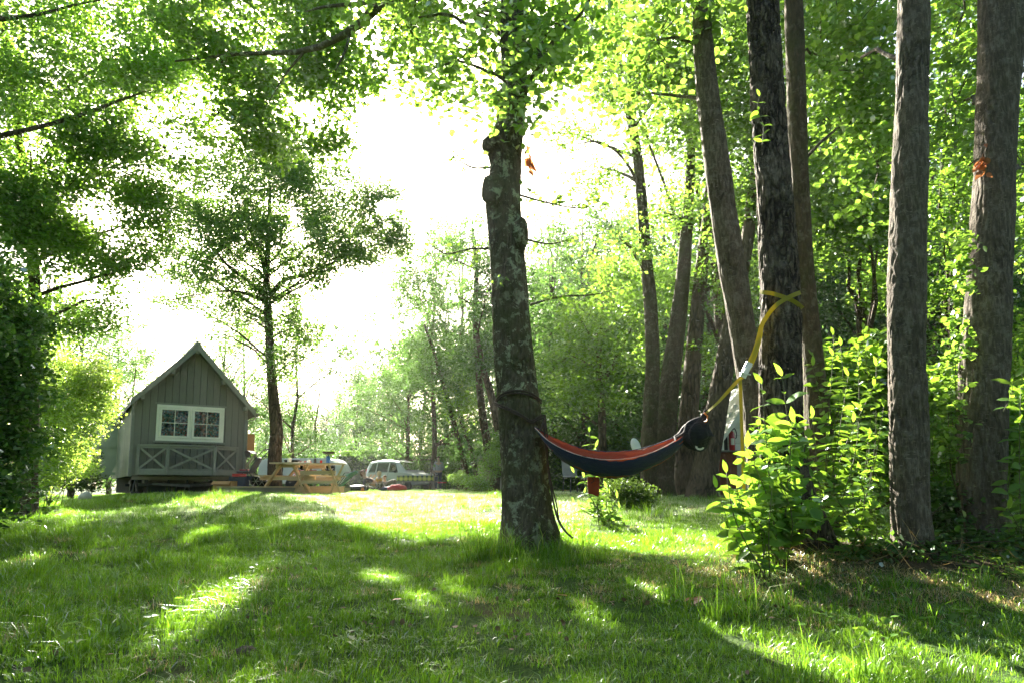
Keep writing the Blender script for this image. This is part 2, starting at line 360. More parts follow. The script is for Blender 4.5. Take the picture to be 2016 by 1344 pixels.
# curtain with rows of small coloured triangles
def curtainmat():
    m, nt, out = newmat('patterned curtain'); b = N(nt, 'ShaderNodeBsdfPrincipled'); b.inputs['Roughness'].default_value = 0.9
    tc = N(nt, 'ShaderNodeTexCoord'); sx = N(nt, 'ShaderNodeSeparateXYZ'); nt.links.new(tc.outputs['Object'], sx.inputs[0])
    x = mathn(nt, 'MULTIPLY', sx.outputs[0], 26.0); z = mathn(nt, 'MULTIPLY', sx.outputs[2], 19.0)
    row = mathn(nt, 'FLOOR', z); fz = mathn(nt, 'FRACT', z); off = mathn(nt, 'MULTIPLY', row, 0.5)
    xx = mathn(nt, 'ADD', x, off); cell = mathn(nt, 'FLOOR', xx); fx = mathn(nt, 'FRACT', xx)
    tri = mathn(nt, 'LESS_THAN', mathn(nt, 'MULTIPLY', mathn(nt, 'ABSOLUTE', mathn(nt, 'SUBTRACT', fx, 0.5)), 2.0), mathn(nt, 'SUBTRACT', 1.0, fz))
    cb = N(nt, 'ShaderNodeCombineXYZ'); nt.links.new(cell, cb.inputs[0]); nt.links.new(row, cb.inputs[1]); nt.links.new(tri, cb.inputs[2])
    wnz = N(nt, 'ShaderNodeTexWhiteNoise', noise_dimensions='3D'); nt.links.new(cb.outputs[0], wnz.inputs['Vector'])
    r = ramp(nt, [(0.0,(0.10,0.30,0.25)),(0.2,(0.60,0.22,0.14)),(0.38,(0.08,0.08,0.07)),(0.50,(0.8,0.72,0.58)),(0.70,(0.15,0.33,0.33)),(0.84,(0.35,0.24,0.14))], wnz.outputs['Value'], 'CONSTANT')
    nt.links.new(r.outputs[0], b.inputs['Base Color']); nt.links.new(b.outputs[0], out.inputs[0]); return m
M['curtain'] = curtainmat()
def clothmat(name, ca, cb_, cc, sx_=12, sy_=12):
    m, nt, out = newmat(name); b = N(nt, 'ShaderNodeBsdfPrincipled'); b.inputs['Roughness'].default_value = 0.85
    tc = N(nt, 'ShaderNodeTexCoord'); s = N(nt, 'ShaderNodeSeparateXYZ'); nt.links.new(tc.outputs['Object'], s.inputs[0])
    def stripe(o, k):
        return mathn(nt, 'LESS_THAN', mathn(nt, 'FRACT', mathn(nt, 'MULTIPLY', o, k)), 0.42)
    a = mathn(nt, 'ADD', stripe(s.outputs[0], sx_), stripe(mathn(nt, 'ADD', s.outputs[1], s.outputs[2]), sy_)); a = mathn(nt, 'MULTIPLY', a, 0.5)
    r = ramp(nt, [(0.0, ca), (0.4, cb_), (0.9, cc)], a, 'CONSTANT'); nt.links.new(r.outputs[0], b.inputs['Base Color']); nt.links.new(b.outputs[0], out.inputs[0]); return m
M['check_cloth'] = clothmat('yellow green check cloth', (0.62,0.60,0.10), (0.28,0.34,0.05), (0.03,0.06,0.03), 4.5, 4.5)
M['awning'] = clothmat('red white stripe cloth', (0.7,0.66,0.62), (0.45,0.10,0.08), (0.45,0.10,0.08), 9, 0.01)
def fabric(name, col, trans, wr=0.012):
    m, nt, out = newmat(name); d = N(nt, 'ShaderNodeBsdfPrincipled'); d.inputs['Base Color'].default_value = (*col, 1); d.inputs['Roughness'].default_value = 0.75; d.inputs['Specular IOR Level'].default_value = 0.25
    d.inputs['Sheen Weight'].default_value = 0.08
    t = N(nt, 'ShaderNodeBsdfTranslucent'); t.inputs[0].default_value = (*trans, 1)
    n = noise(nt, coords(nt, (2,9,9)), 3.5, 5, 0.6, 0.8); nb = bump(nt, n.outputs[0], wr); nt.links.new(nb, d.inputs['Normal'])
    mx = N(nt, 'ShaderNodeMixShader'); mx.inputs[0].default_value = 0.25 if col[0] > .1 else 0.06
    nt.links.new(d.outputs[0], mx.inputs[1]); nt.links.new(t.outputs[0], mx.inputs[2]); nt.links.new(mx.outputs[0], out.inputs[0]); return m
M['nylon_red'] = fabric('rust red nylon', (0.34,0.065,0.03), (0.38,0.075,0.03))
M['nylon_blue'] = fabric('dark blue nylon', (0.028,0.038,0.105), (0.04,0.05,0.12))
M['nylon_black'] = fabric('black nylon', (0.010,0.010,0.014), (0.01,0.01,0.015), 0.02)
M['strap_yellow'] = fabric('yellow webbing', (0.30,0.28,0.03), (0.55,0.45,0.02), 0.002)

# ================================================================== FOLIAGE TOOLS
T_FAR = (np.array([[0,0,0],[-.36,.5,.10],[0,1,-.05],[.36,.5,.10]]), np.array([[0,3,2],[0,2,1]]))
T_NEAR = (np.array([[0,0,0],[.34,.25,.07],[.38,.62,.08],[0,1,-.06],[-.38,.62,.08],[-.34,.25,.07]]), np.array([[0,1,2,3],[0,3,4,5]]))
def frames(n, tilt=0.9, rng=RNG, droop=0.0):
    """random leaf frames: columns = side, axis, normal"""
    th = np.abs(rng.normal(0, tilt, n)); ph = rng.uniform(0, 2*np.pi, n)
    nr = np.stack([np.sin(th)*np.cos(ph), np.sin(th)*np.sin(ph), np.cos(th)], 1)
    a = rng.normal(0, 1, (n, 3)); a[:,2] -= droop
    ax = a - nr*(a*nr).sum(1, keepdims=True); ax /= np.linalg.norm(ax, axis=1, keepdims=True)
    sd = np.cross(ax, nr); return np.stack([sd, ax, nr], 2)
def leaves(pos, size, tmpl=T_FAR, tilt=0.9, rng=RNG, droop=0.4):
    n = len(pos); R = frames(n, tilt, rng, droop); tv, tf = tmpl
    size = np.broadcast_to(size, (n,))*rng.uniform(0.65, 1.3, n)
    V = np.einsum('nij,kj->nki', R, tv)*size[:,None,None] + pos[:,None,:]
    F = tf[None] + (np.arange(n)*len(tv))[:,None,None]
    return V.reshape(-1,3), F.reshape(-1, tf.shape[1]), len(tf)
def in_lobe(n, c, r, rng=RNG, shell=0.35):
    d = rng.normal(0, 1, (n,3)); d /= np.linalg.norm(d, axis=1, keepdims=True)
    q = rng.uniform(shell**3, 1, n)**(1/3)*(1+0.16*np.sin(5*d[:,0]+3*d[:,2]+c[0])+0.14*np.sin(7*d[:,1]-4*d[:,2]+c[1]))
    return c + d*q[:,None]*r
def lump(p, s=1.0, ph=0.0):
    x, y, z = p[:,0]*s+ph, p[:,1]*s+ph*1.7, p[:,2]*s+ph*.6
    return (np.sin(2.1*x+1.3*z)+np.sin(2.7*y-1.9*z+1)+np.sin(3.3*z+1.1*x+2)+np.sin(4.9*x-3.1*y+.5)*.7)/3.7
def crown_pts(lobes, leaf_total, per=14, spread=0.28, flat=0.35, gap=-0.15, rng=RNG, gs=1.0):
    """lobes: list of (centre, radii). sprays of leaves about anchors; gaps where the lump field is low"""
    vol = np.array([ (r[0]*r[2]) for c, r in lobes]); vol = vol/vol.sum()
    out = []; anch = []
    for (c, r), w in zip(lobes, vol):
        na = max(6, int(leaf_total*w/per)); a = in_lobe(na*2, np.array(c), np.array(r), rng)
        keep = lump(a, gs, c[0]) > gap - rng.uniform(0, .35, len(a)); a = a[keep][:na]
        anch.append(a)
        th = rng.uniform(0, 2*np.pi, (len(a), per)); rr = spread*np.sqrt(rng.uniform(0, 1, (len(a), per)))*rng.uniform(.6, 1.4, (len(a), 1))
        t1 = rng.normal(0, .35, (len(a), 2))
        dx, dy = rr*np.cos(th), rr*np.sin(th); dz = dx*t1[:,:1] + dy*t1[:,1:] + rng.normal(0, spread*flat*.5, rr.shape) - rr*0.25
        out.append((a[:,None,:] + np.stack([dx,dy,dz], 2)).reshape(-1,3))
    return np.concatenate(out), np.concatenate(anch)
NTRI = [0]
# holes in the crowns through which the low sun reaches the lawn: (photograph px, py of the lit patch, radius in m)
SUN_HOLES = []
for _px, _py, _r in ((440,1180,.19),(478,1155,.13),(400,1212,.16),(345,1245,.11),(400,1052,.22),(760,1135,.15),(835,1175,.10),(905,1160,.11),(600,1018,.22),(1290,1165,.14),(1500,1285,.24),(1420,1250,.14),(1180,1210,.09),(110,982,.5),(60,1000,.35),(160,972,.5),
                     (1620,1300,.2),(1880,1290,.2),(1960,1310,.2),(60,1105,.14),(520,1330,.08)):
    _Y = 4.0
    for _ in range(60): _Y = .5*_Y+.5*(CAMZ-G((_px-1008)/FPX*_Y, _Y))/((_py-959)/FPX)
    _x = (_px-1008)/FPX*_Y; SUN_HOLES.append((np.array([_x, _Y, G(_x, _Y)]), _r))
def _g(px, py):
    Y = 4.0
    for _ in range(60): Y = .5*Y+.5*(CAMZ-G((px-1008)/FPX*Y, Y))/((py-959)/FPX)
    return ((px-1008)/FPX*Y, Y)
LIT = [_g(640,984), _g(680,1035), _g(800,1056), _g(990,1060), _g(1110,1066), _g(1440,1088), _g(1460,1010), _g(1300,1000), (1.8,13.0), (-4.5,16.0)]   # the open sunny strip of lawn
def in_sun(pts):
    m = np.zeros(len(pts), bool); d = np.array(SUN_DIR); t = (pts[:,2]-.5)/d[2]; q = pts-d*t[:,None]; ins = np.zeros(len(pts), bool); n = len(LIT)
    for i in range(n):
        (x0, y0), (x1, y1) = LIT[i], LIT[(i+1) % n]; c_ = ((y0 > q[:,1]) != (y1 > q[:,1])); ins ^= c_ & (q[:,0] < (x1-x0)*(q[:,1]-y0)/((y1-y0) if y1 != y0 else 1e-9)+x0)
    m |= ins & (t > 6) & (vnoise(pts*1.3) < .66)
    for c, r in SUN_HOLES:
        q = pts-c; t = q@d; dist = np.linalg.norm(q-t[:,None]*d, axis=1); m |= (dist < r) & (t > 5.0)
    return m
def foliage_mesh(name, lobes, total, size, mat, tmpl=T_FAR, per=14, spread=0.28, gap=-0.15, tilt=0.9, origin=(0,0,0), rng=RNG, gs=1.0, patchy=0.25):
    pts, anch = crown_pts(lobes, total, per, spread, 0.35, gap, rng, gs)
    if any(origin): pts = pts[~in_sun(pts)]
    V, F, k = leaves(pts, size, tmpl, tilt, rng)
    me = mesh_from(name, (V - np.array(origin), F), mat)
    v = np.clip(0.5 + patchy*lump(pts, 0.8, 3.0) + rng.normal(0, .16, len(pts)), 0, 0.93)
    v[rng.random(len(pts)) < 0.003] = 1.0
    face_attr(me, np.repeat(v, k)); NTRI[0] += len(F)*(2 if F.shape[1] == 4 else 1); return me, anch

def vnoise(p):
    p = np.asarray(p, float); i = np.floor(p).astype(np.int64); f = p-i; f = f*f*(3-2*f); out = 0
    for dx in (0,1):
        for dy in (0,1):
            for dz in (0,1):
                h = ((i[:,0]+dx)*73856093) ^ ((i[:,1]+dy)*19349663) ^ ((i[:,2]+dz)*83492791); h = (h ^ (h >> 13))*1274126177 & 0x7fffffff
                w = (f[:,0] if dx else 1-f[:,0])*(f[:,1] if dy else 1-f[:,1])*(f[:,2] if dz else 1-f[:,2]); out = out + w*((h % 65536)/65535.0)
    return out
def sstep(a, b, x): t = np.clip((x-a)/(b-a), 0, 1); return t*t*(3-2*t)
def px_lobe(px, py, Y, rx, ry, rd=None):
    c = P(px, py, Y); s = Y/FPX
    return (c, np.array([rx*s, rd if rd else (rx+ry)/2*s, ry*s]))
def trunk_geo(pl, seg=20, rough=0.03, n=40, flare=0.0, seed=0, gnd=True, top_extend=None, relief=None):
    """pl: list of (px, py, width_px, depth)"""
    pts = np.array([P(a, b, d) for a, b, w, d in pl]); rad = np.array([w/2*d/FPX for a, b, w, d in pl])
    if gnd:
        x, y = pts[0][0], pts[0][1]; pts = np.vstack([[x, y, G(x, y)-0.06], pts]) if pts[0][2] > G(x,y) else pts
        if len(pts) > len(rad): rad = np.concatenate([[rad[0]*1.05], rad])
    if top_extend is not None:
        d = pts[-1]-pts[-2]; d /= np.linalg.norm(d); k = 3
        for i in range(1, k+1): pts = np.vstack([pts, pts[-1]+d*top_extend/k]); rad = np.append(rad, rad[-1]*(0.78))
    q = smoothline(np.column_stack([pts, rad]), n); pts, rad = q[:,:3], np.maximum(q[:,3], .006)
    v, f = tube(pts, rad, seg)
    c = np.repeat(pts, seg, axis=0); d = v-c; L = np.linalg.norm(d, axis=1, keepdims=True); u = d/np.maximum(L, 1e-6)
    ang = np.arctan2(u[:,1], u[:,0]); z = v[:,2]; s = seed*1.37
    k = 1 + rough*(np.sin(3*ang+1.7*z+s)+.7*np.sin(5*ang-2.3*z+2*s)+.6*np.sin(2*ang+6.1*z+s)+.4*np.sin(9*ang+11*z))
    if flare:
        h = z - z.min(); k = k + flare*np.exp(-h/0.22)*(0.6+0.5*np.maximum(0, np.sin(4*ang+s)))
    out = c + d*k[:,None]
    if relief:
        amp, fr, upper = relief; cyl = np.column_stack([np.cos(ang)*L[:,0].mean(), np.sin(ang)*L[:,0].mean(), z]); cyl[:,0] += seed
        wp = (np.column_stack([vnoise(cyl*9), vnoise(cyl*9+31), vnoise(cyl*5+77)])-.5)*np.array([.05,.05,.12])
        q = (cyl+wp)*np.array([fr, fr, fr*.16]); r1 = 1-np.abs(2*vnoise(q)-1); r2 = 1-np.abs(2*vnoise(q*1.9+13)-1)
        crack = sstep(.72, 1, r1)+.5*sstep(.78, 1, r2); plate = vnoise((cyl+wp)*np.array([fr*1.6,fr*1.6,fr*.9])+5); fine = vnoise(cyl*np.array([90,90,45]))
        m = np.clip(upper+(1-upper)*(1-sstep(1.2, 3.2, z))+.5*(vnoise(cyl*1.7)-.5), 0.12, 1)
        rings = sstep(.62, .9, vnoise(cyl*np.array([3,3,26])+9))*(1-m)
        out = out + u*(amp*(-1.0*crack*m+.35*(plate-.5)+.22*(fine-.5)*m+.22*rings))[:,None]
    return (out, f), pts, rad
def limb_geo(p0, p1, r0, r1=0.012, sag=0.12, n=9, seg=6, rng=RNG):
    p0, p1 = np.array(p0, float), np.array(p1, float); L = np.linalg.norm(p1-p0); t = np.linspace(0, 1, n)[:,None]
    mid = (p0+p1)/2 + np.array([0,0,1.0])*L*sag + rng.normal(0, L*.06, 3)
    pts = (1-t)**2*p0 + 2*t*(1-t)*mid + t**2*p1 + rng.normal(0, L*.012, (n,3))*np.sin(np.pi*t)
    return tube(pts, np.linspace(r0, r1, n), seg)
def tree(name, label, pl, lobes, mat_bark, mat_leaf, total, lsize, cat='tree', group=None, seg=18, rough=0.03, flare=0.0,
         tmpl=T_FAR, spread=0.28, per=14, gap=-0.15, top_extend=None, limbs=True, twigs=0, seed=0, extra_limbs=(), n=40, tilt=0.9, limb_r=0.45, patchy=0.25, gs=1.0, relief=None):
    rng = np.random.default_rng(seed+11)
    tg, pts, rad = trunk_geo(pl, seg, rough, n, flare, seed, top_extend=top_extend, relief=relief)
    t = Thing(name, (pts[0][0], pts[0][1], G(pts[0][0], pts[0][1])), label, cat, group=group)
    t.part('trunk', tg, mat_bark, world=True, smooth=True)
    for e in extra_limbs:       # hand drawn limbs in photograph pixels
        q = np.array([P(a,b,d) for a,b,w,d in e]); w = np.array([ww/2*d/FPX for a,b,ww,d in e])
        s = smoothline(np.column_stack([q, w]), 14); t.part('limb', tube(s[:,:3], np.maximum(s[:,3], .003), 8), mat_bark, world=True, smooth=True)
    if limbs:
        for c, r in lobes:
            hd = np.linalg.norm(pts[:,:2]-c[:2], axis=1); want = c[2]-0.6*hd; i = int(np.argmin(np.abs(pts[:,2]-want)+0.3*hd))
            t.part('limb', limb_geo(pts[i], c, min(rad[i]*limb_r, 0.09), 0.01, rng=rng), mat_bark, world=True, smooth=True)
    if total:
        me, anch = foliage_mesh('crown', lobes, total, lsize, mat_leaf, tmpl, per, spread, gap, tilt, t.loc, rng, gs, patchy)
        t.link('crown', me, kind='stuff')
        if twigs:
            gs_ = []
            for c, r in lobes:
                near = anch[(np.abs((anch-c)/r) < 1.1).all(1)]
                for p in near[rng.permutation(len(near))[:twigs]]:
                    gs_.append(limb_geo(c+(p-c)*rng.uniform(0,.4), p, 0.009, 0.002, 0.05, 5, 3, rng))
            if gs_: t.part('twigs', join(*gs_), mat_bark, world=True, kind='stuff')
    return t

# ================================================================== GROUND
def build_ground():
    xs = np.concatenate([np.linspace(-400,-40,10)[:-1], np.linspace(-40,-8,50)[:-1], np.linspace(-8,9,120)[:-1], np.linspace(9,40,50)[:-1], np.linspace(40,400,10)])
    ys = np.concatenate([np.linspace(-100,-6,8)[:-1], np.linspace(-6,1.5,20)[:-1], np.linspace(1.5,18,120)[:-1], np.linspace(18,60,40)[:-1], np.linspace(60,600,10)])
    X, Y = np.meshgrid(xs, ys); Z = ground(X, Y)
    V = np.stack([X.ravel(), Y.ravel(), Z.ravel()], 1); nx = len(xs); i = np.arange(len(ys)-1)[:,None]*nx + np.arange(nx-1)[None]
    i = i.ravel(); F = np.stack([i, i+1, i+1+nx, i+nx], 1)
    m, nt, out = newmat('lawn soil and thatch'); b = N(nt, 'ShaderNodeBsdfPrincipled'); b.inputs['Roughness'].default_value = 0.95
    b.inputs['Specular IOR Level'].default_value = 0.1
    v = coords(nt); n1 = noise(nt, v, 1.3, 5, .6); n2 = noise(nt, v, 38, 4, .7)
    g = ramp(nt, [(0.3, (0.028,0.055,0.012)), (0.55, (0.05,0.10,0.018)), (0.75, (0.10,0.13,0.035))], n2.outputs[0])
    c = mixc(nt, ramp(nt, [(0.55,(0,0,0)),(0.72,(1,1,1))], n1.outputs[0]).outputs[0], g.outputs[0], (0.075,0.06,0.03))
    # dry litter under the clump of trunks on the right
    sx = N(nt, 'ShaderNodeVectorMath', operation='DISTANCE'); nt.links.new(v, sx.inputs[0]); sx.inputs[1].default_value = (3.2,5.4,0.3)
    dm = ramp(nt, [(0.10,(1,1,1)),(0.26,(0,0,0))], mathn(nt, 'DIVIDE', mathn(nt, 'ADD', sx.outputs['Value'], mathn(nt, 'MULTIPLY', n1.outputs[0], 1.2)), 10))
    c = mixc(nt, dm.outputs[0], c, (0.055,0.038,0.022)); nt.links.new(c, b.inputs['Base Color'])
    nt.links.new(bump(nt, n2.outputs[0], 0.03), b.inputs['Normal']); nt.links.new(b.outputs[0], out.inputs[0])
    me = mesh_from('ground', (V, F), m, True); o = bpy.data.objects.new('ground', me); COL.objects.link(o); tag(o, kind='structure')
build_ground()

# ================================================================== GRASS
def tuft_mesh(name, nb, r, h, w, mat, seed, lean=.6, dryf=.03):
    q = np.random.default_rng(seed); a = q.uniform(0, 2*np.pi, nb); d = r*np.sqrt(q.uniform(0,1,nb)); X, Y = d*np.cos(a), d*np.sin(a); H = h*q.uniform(.35,1.3,nb); W = w*q.uniform(.6,1.3,nb)
    la = np.where(q.random(nb) < .5, a, q.uniform(0, 2*np.pi, nb)); ln = np.abs(q.normal(0, lean, nb))*H; b = q.uniform(0, 2*np.pi, nb)
    side = np.stack([np.cos(b)*W/2, np.sin(b)*W/2, 0*W], 1); base = np.stack([X, Y, 0*X-.006], 1); dr = np.stack([np.cos(la)*ln, np.sin(la)*ln, 0*ln], 1); up = np.stack([0*H,0*H,H], 1)
    V = np.stack([base-side, base+side, base+dr*.28+up*.5-side*.8, base+dr*.28+up*.5+side*.8, base+dr+up*np.clip(1-.35*(ln/H)[:,None], .3, 1)], 1)
    F = np.array([[0,1,3],[0,3,2],[2,3,4]])[None] + (np.arange(nb)*5)[:,None,None]
    me = mesh_from(name, (V.reshape(-1,3), F.reshape(-1,3)), mat); v = np.clip(q.normal(.5,.2,nb), 0, .93); v[q.random(nb) < dryf] = 1; face_attr(me, np.repeat(v, 3)); NTRI[0] += nb*3
    return bpy.data.objects.new(name, me)
def build_grass():
    rng = np.random.default_rng(3)
    kinds = [tuft_mesh('short_tuft', 46, .085, .050, .0034, M['grass'], 1), tuft_mesh('short_tuft', 46, .085, .060, .0034, M['grass'], 2), tuft_mesh('short_tuft', 46, .085, .055, .0036, M['grass'], 3, .9),
             tuft_mesh('lush_tuft', 40, .06, .092, .0038, M['grass'], 4, .5), tuft_mesh('lush_tuft', 34, .05, .115, .0042, M['grass'], 5, .55), tuft_mesh('tall_tuft', 16, .04, .22, .0055, M['grass'], 6, .5, .2),
             tuft_mesh('sunlit_tuft', 46, .085, .042, .0036, M['grass_sunlit'], 7, .8, .1), tuft_mesh('sunlit_tuft', 46, .085, .048, .0036, M['grass_sunlit'], 8, 1.0, .1), tuft_mesh('straw_tuft', 30, .07, .055, .0030, M['straw'], 9, 1.6, .3),
             tuft_mesh('clover_tuft', 26, .07, .040, .011, M['leaf_shrub'], 10, 1.4, 0)]
    pt, sc, ix = [], [], []
    def zone(y0, y1, dens, s, xm=.80, pad=1.2):
        n = int(dens*(y1-y0)*((y0+y1)*xm+2*pad)); y = np.sqrt(rng.uniform(y0**2, y1**2, n)); x = rng.uniform(-1,1,n)*(y*xm+pad); pt.append(np.column_stack([x,y])); sc.append(np.full(n, s))
    zone(1.9,3.4,235,.92); zone(3.4,5.4,190,1.0); zone(5.4,8.5,130,1.12); zone(8.5,13,70,1.3); zone(13,20,52,1.15); zone(20,46,16,1.3,.80,3)
    p = np.concatenate(pt); s = np.concatenate(sc); X, Y = p.T; n = len(X)
    pat = vnoise(np.column_stack([X*.9, Y*.9, X*0]))*.6+vnoise(np.column_stack([X*2.7+9, Y*2.7, X*0]))*.4; pat2 = vnoise(np.column_stack([X*1.6+40, Y*1.6, X*0+3]))*.6+vnoise(np.column_stack([X*6, Y*6+7, X*0]))*.4
    k = rng.integers(0, 3, n); u = rng.random(n)
    k = np.where((pat > .55) & (u < .30), 3, k); k = np.where((pat > .64) & (u < .22), 4, k); k = np.where((pat2 > .62) & (u > .6), 9, k)
    sun_band = sstep(7.6, 9.6, Y)*sstep(-7, -4, X); k = np.where(rng.random(n) < .62*sun_band, 6+(rng.random(n) < .5), k)  # paler tufts paint the sunny strip brighter
    dry = np.exp(-(((X-2.2)/1.5)**2+((Y-4.55)/.7)**2)); dry2 = .16*(pat2 < .36); k = np.where(rng.random(n) < .75*dry+dry2, 8, k)
    right = (X > .9) & (Y < 4.6); k = np.where(right & (rng.random(n) < .035), 5, k); k = np.where((rng.random(n) < .003) & (Y < 9), 5, k)
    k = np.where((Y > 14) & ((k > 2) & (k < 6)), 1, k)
    keep = rng.random(n) > .88*np.exp(-(((X-3.6)/2.0)**4+((Y-5.4)/.95)**4))+.38*(pat < .30)+.25*(pat2 < .30)
    # tussock at the foot of the middle tree
    ex = []; 
    for cx, cy, r, m in ((-.10,5.42,.16,26),(.20,5.25,.34,30),(.5,5.35,.22,14),(-.28,5.3,.12,8)):
        for _ in range(m): a, d = rng.uniform(0,6.28), r*math.sqrt(rng.random()); ex.append((cx+d*math.cos(a), cy+d*math.sin(a), rng.uniform(.9,1.6) if cx < 0 else rng.uniform(.7,1.1), 5 if rng.random() < .7 else 4))
    ex = np.array(ex); X = np.concatenate([X[keep], ex[:,0]]); Y = np.concatenate([Y[keep], ex[:,1]]); s = np.concatenate([s[keep]*np.clip(.65+.7*pat[keep], .7, 1.3)*rng.uniform(.8,1.2,keep.sum()), ex[:,2]]); k = np.concatenate([k[keep], ex[:,3]]).astype(np.int32)
    n = len(X); Z = ground(X, Y); me = bpy.data.meshes.new('grass'); me.vertices.add(n); me.vertices.foreach_set('co', np.column_stack([X,Y,Z]).astype(np.float32).ravel())
    a = me.attributes.new('scl', 'FLOAT', 'POINT'); a.data.foreach_set('value', s.astype(np.float32)); a = me.attributes.new('rz', 'FLOAT', 'POINT'); a.data.foreach_set('value', rng.uniform(0,6.28,n).astype(np.float32)); a = me.attributes.new('idx', 'INT', 'POINT'); a.data.foreach_set('value', k)
    o = bpy.data.objects.new('grass', me); COL.objects.link(o); tag(o, 'green uncut lawn grass covering the sloping ground', 'grass', kind='stuff')
    ng = bpy.data.node_groups.new('grass tufts', 'GeometryNodeTree'); ng.interface.new_socket('Geometry', in_out='INPUT', socket_type='NodeSocketGeometry'); ng.interface.new_socket('Geometry', in_out='OUTPUT', socket_type='NodeSocketGeometry')
    gi = ng.nodes.new('NodeGroupInput'); go = ng.nodes.new('NodeGroupOutput'); ins = ng.nodes.new('GeometryNodeInstanceOnPoints'); jn = ng.nodes.new('GeometryNodeJoinGeometry')
    for q in reversed(kinds): oi = ng.nodes.new('GeometryNodeObjectInfo'); oi.inputs['Object'].default_value = q; oi.inputs['As Instance'].default_value = True; ng.links.new(oi.outputs['Geometry'], jn.inputs[0])
    def att(nm, tp): q = ng.nodes.new('GeometryNodeInputNamedAttribute'); q.data_type = tp; q.inputs['Name'].default_value = nm; return [x for x in q.outputs if x.enabled][0]
    ng.links.new(gi.outputs[0], ins.inputs['Points']); ng.links.new(jn.outputs[0], ins.inputs['Instance']); ins.inputs['Pick Instance'].default_value = True; ng.links.new(att('idx','INT'), ins.inputs['Instance Index'])
    cx = ng.nodes.new('ShaderNodeCombineXYZ'); ng.links.new(att('rz','FLOAT'), cx.inputs[2]); ng.links.new(cx.outputs[0], ins.inputs['Rotation']); ng.links.new(att('scl','FLOAT'), ins.inputs['Scale'])
    ng.links.new(ins.outputs[0], go.inputs[0]); md = o.modifiers.new('tufts', 'NODES'); md.node_group = ng; print('tufts', n)
build_grass()
def weeds():
    rng = np.random.default_rng(5); pts = []; sz = []
    for px, py, k, s in ((290,1225,16,.055),(262,1245,12,.05),(60,1285,12,.05),(110,1300,10,.05),(480,1170,26,.03),(1700,1240,24,.045),(1850,1200,30,.05),(1960,1140,40,.06),(700,1255,14,.03),(640,1060,18,.03)):
        # find depth on slope
        Y = 3.0
        for _ in range(30): Y = (CAMZ-0.05*Y)/max((py-959)/FPX, .02)
        c = P(px, py, Y); q = np.column_stack([c[0]+rng.normal(0,.14,k), Y+rng.normal(0,.2,k)]); z = ground(q[:,0], q[:,1])+rng.uniform(.03,.10,k)
        pts.append(np.column_stack([q, z])); sz.append(np.full(k, s))
    pts = np.concatenate(pts); V, F, k = leaves(pts, np.concatenate(sz), T_NEAR, .35, rng); me = mesh_from('weeds', (V, F), M['leaf_shrub'])
    face_attr(me, np.repeat(rng.uniform(.2,.8,len(pts)), k)); o = bpy.data.objects.new('weeds', me); COL.objects.link(o)
    tag(o, 'broad leaved weeds scattered among the lawn grass', 'weeds', kind='stuff')
weeds()

# ================================================================== NEAR TREES
L = px_lobe
def trunk_px(rows, Y):  # rows (y, left, right) top given last
    return [((l+r)/2, y, (r-l), Y) for y, l, r in rows]
# the lichened tree that carries the hammock
T1 = tree('lichened_tree', 'thick lichen-spotted tree in the middle with the dark cord tied round it',
     trunk_px([(1102,982,1108),(1060,986,1098),(1000,988,1085),(900,986,1077),(800,979,1066),(700,973,1052),(600,967,1043),(500,962,1035),(440,957,1028),(400,953,1026),(370,955,1026),
               (330,962,1028),(290,957,1030),(240,975,1034),(200,975,1038),(170,988,1042),(100,984,1038),(0,984,1040),(-200,984,1036)], 5.8),
     [L(1000,60,5.6,130,90,.8), L(900,120,5.9,90,70,.7), L(1080,110,5.4,90,80,.6), L(930,20,6,120,70,.8), L(1120,40,5.7,110,70,.7), L(1010,210,5.35,60,50,.25), L(960,-140,6,260,120,1.6),
      L(790,40,6.8,120,60,.8)],
     M['bark_lichen'], M['leaf_light'], 6500, .07, seg=150, rough=.02, flare=.28, tmpl=T_NEAR, spread=.22, per=9, top_extend=4.0, n=560, relief=(.011,26,.9), seed=1, twigs=14, gap=0.0, limb_r=.22,
     extra_limbs=[[(1008,130,22,5.8),(1055,120,12,5.7),(1100,70,9,5.5),(1150,20,6,5.3),(1170,-30,4,5.2)],
                  [(1020,-40,40,5.8),(900,-20,30,6.4),(765,0,24,7.2),(690,62,17,7.8),(600,101,12,8.2),(480,106,8,8.6),(345,121,4,9.0)],
                  [(765,0,14,7.2),(700,8,9,7.4),(640,14,6,7.6),(600,24,3,7.8)],[(690,62,8,7.8),(680,100,6,7.8),(660,140,3,7.8)],[(600,101,6,8.2),(560,150,4,8.3),(530,200,2,8.4)]])
# burrs on the trunk
for px, py, rx, rz in ((973,287,20,16),(975,378,22,34),(1022,462,14,34)):
    c = P(px, py, 5.72); s = 5.72/FPX; g = ellipsoid(c, (rx*s*1.2, rx*s*1.4, rz*s*1.2), 20, 14)
    v = g[0]; v = v + .012*np.sin(v*57+v[:,[1,2,0]]*43); T1.part('burr', (v, g[1]), M['bark_lichen'], world=True, smooth=True)

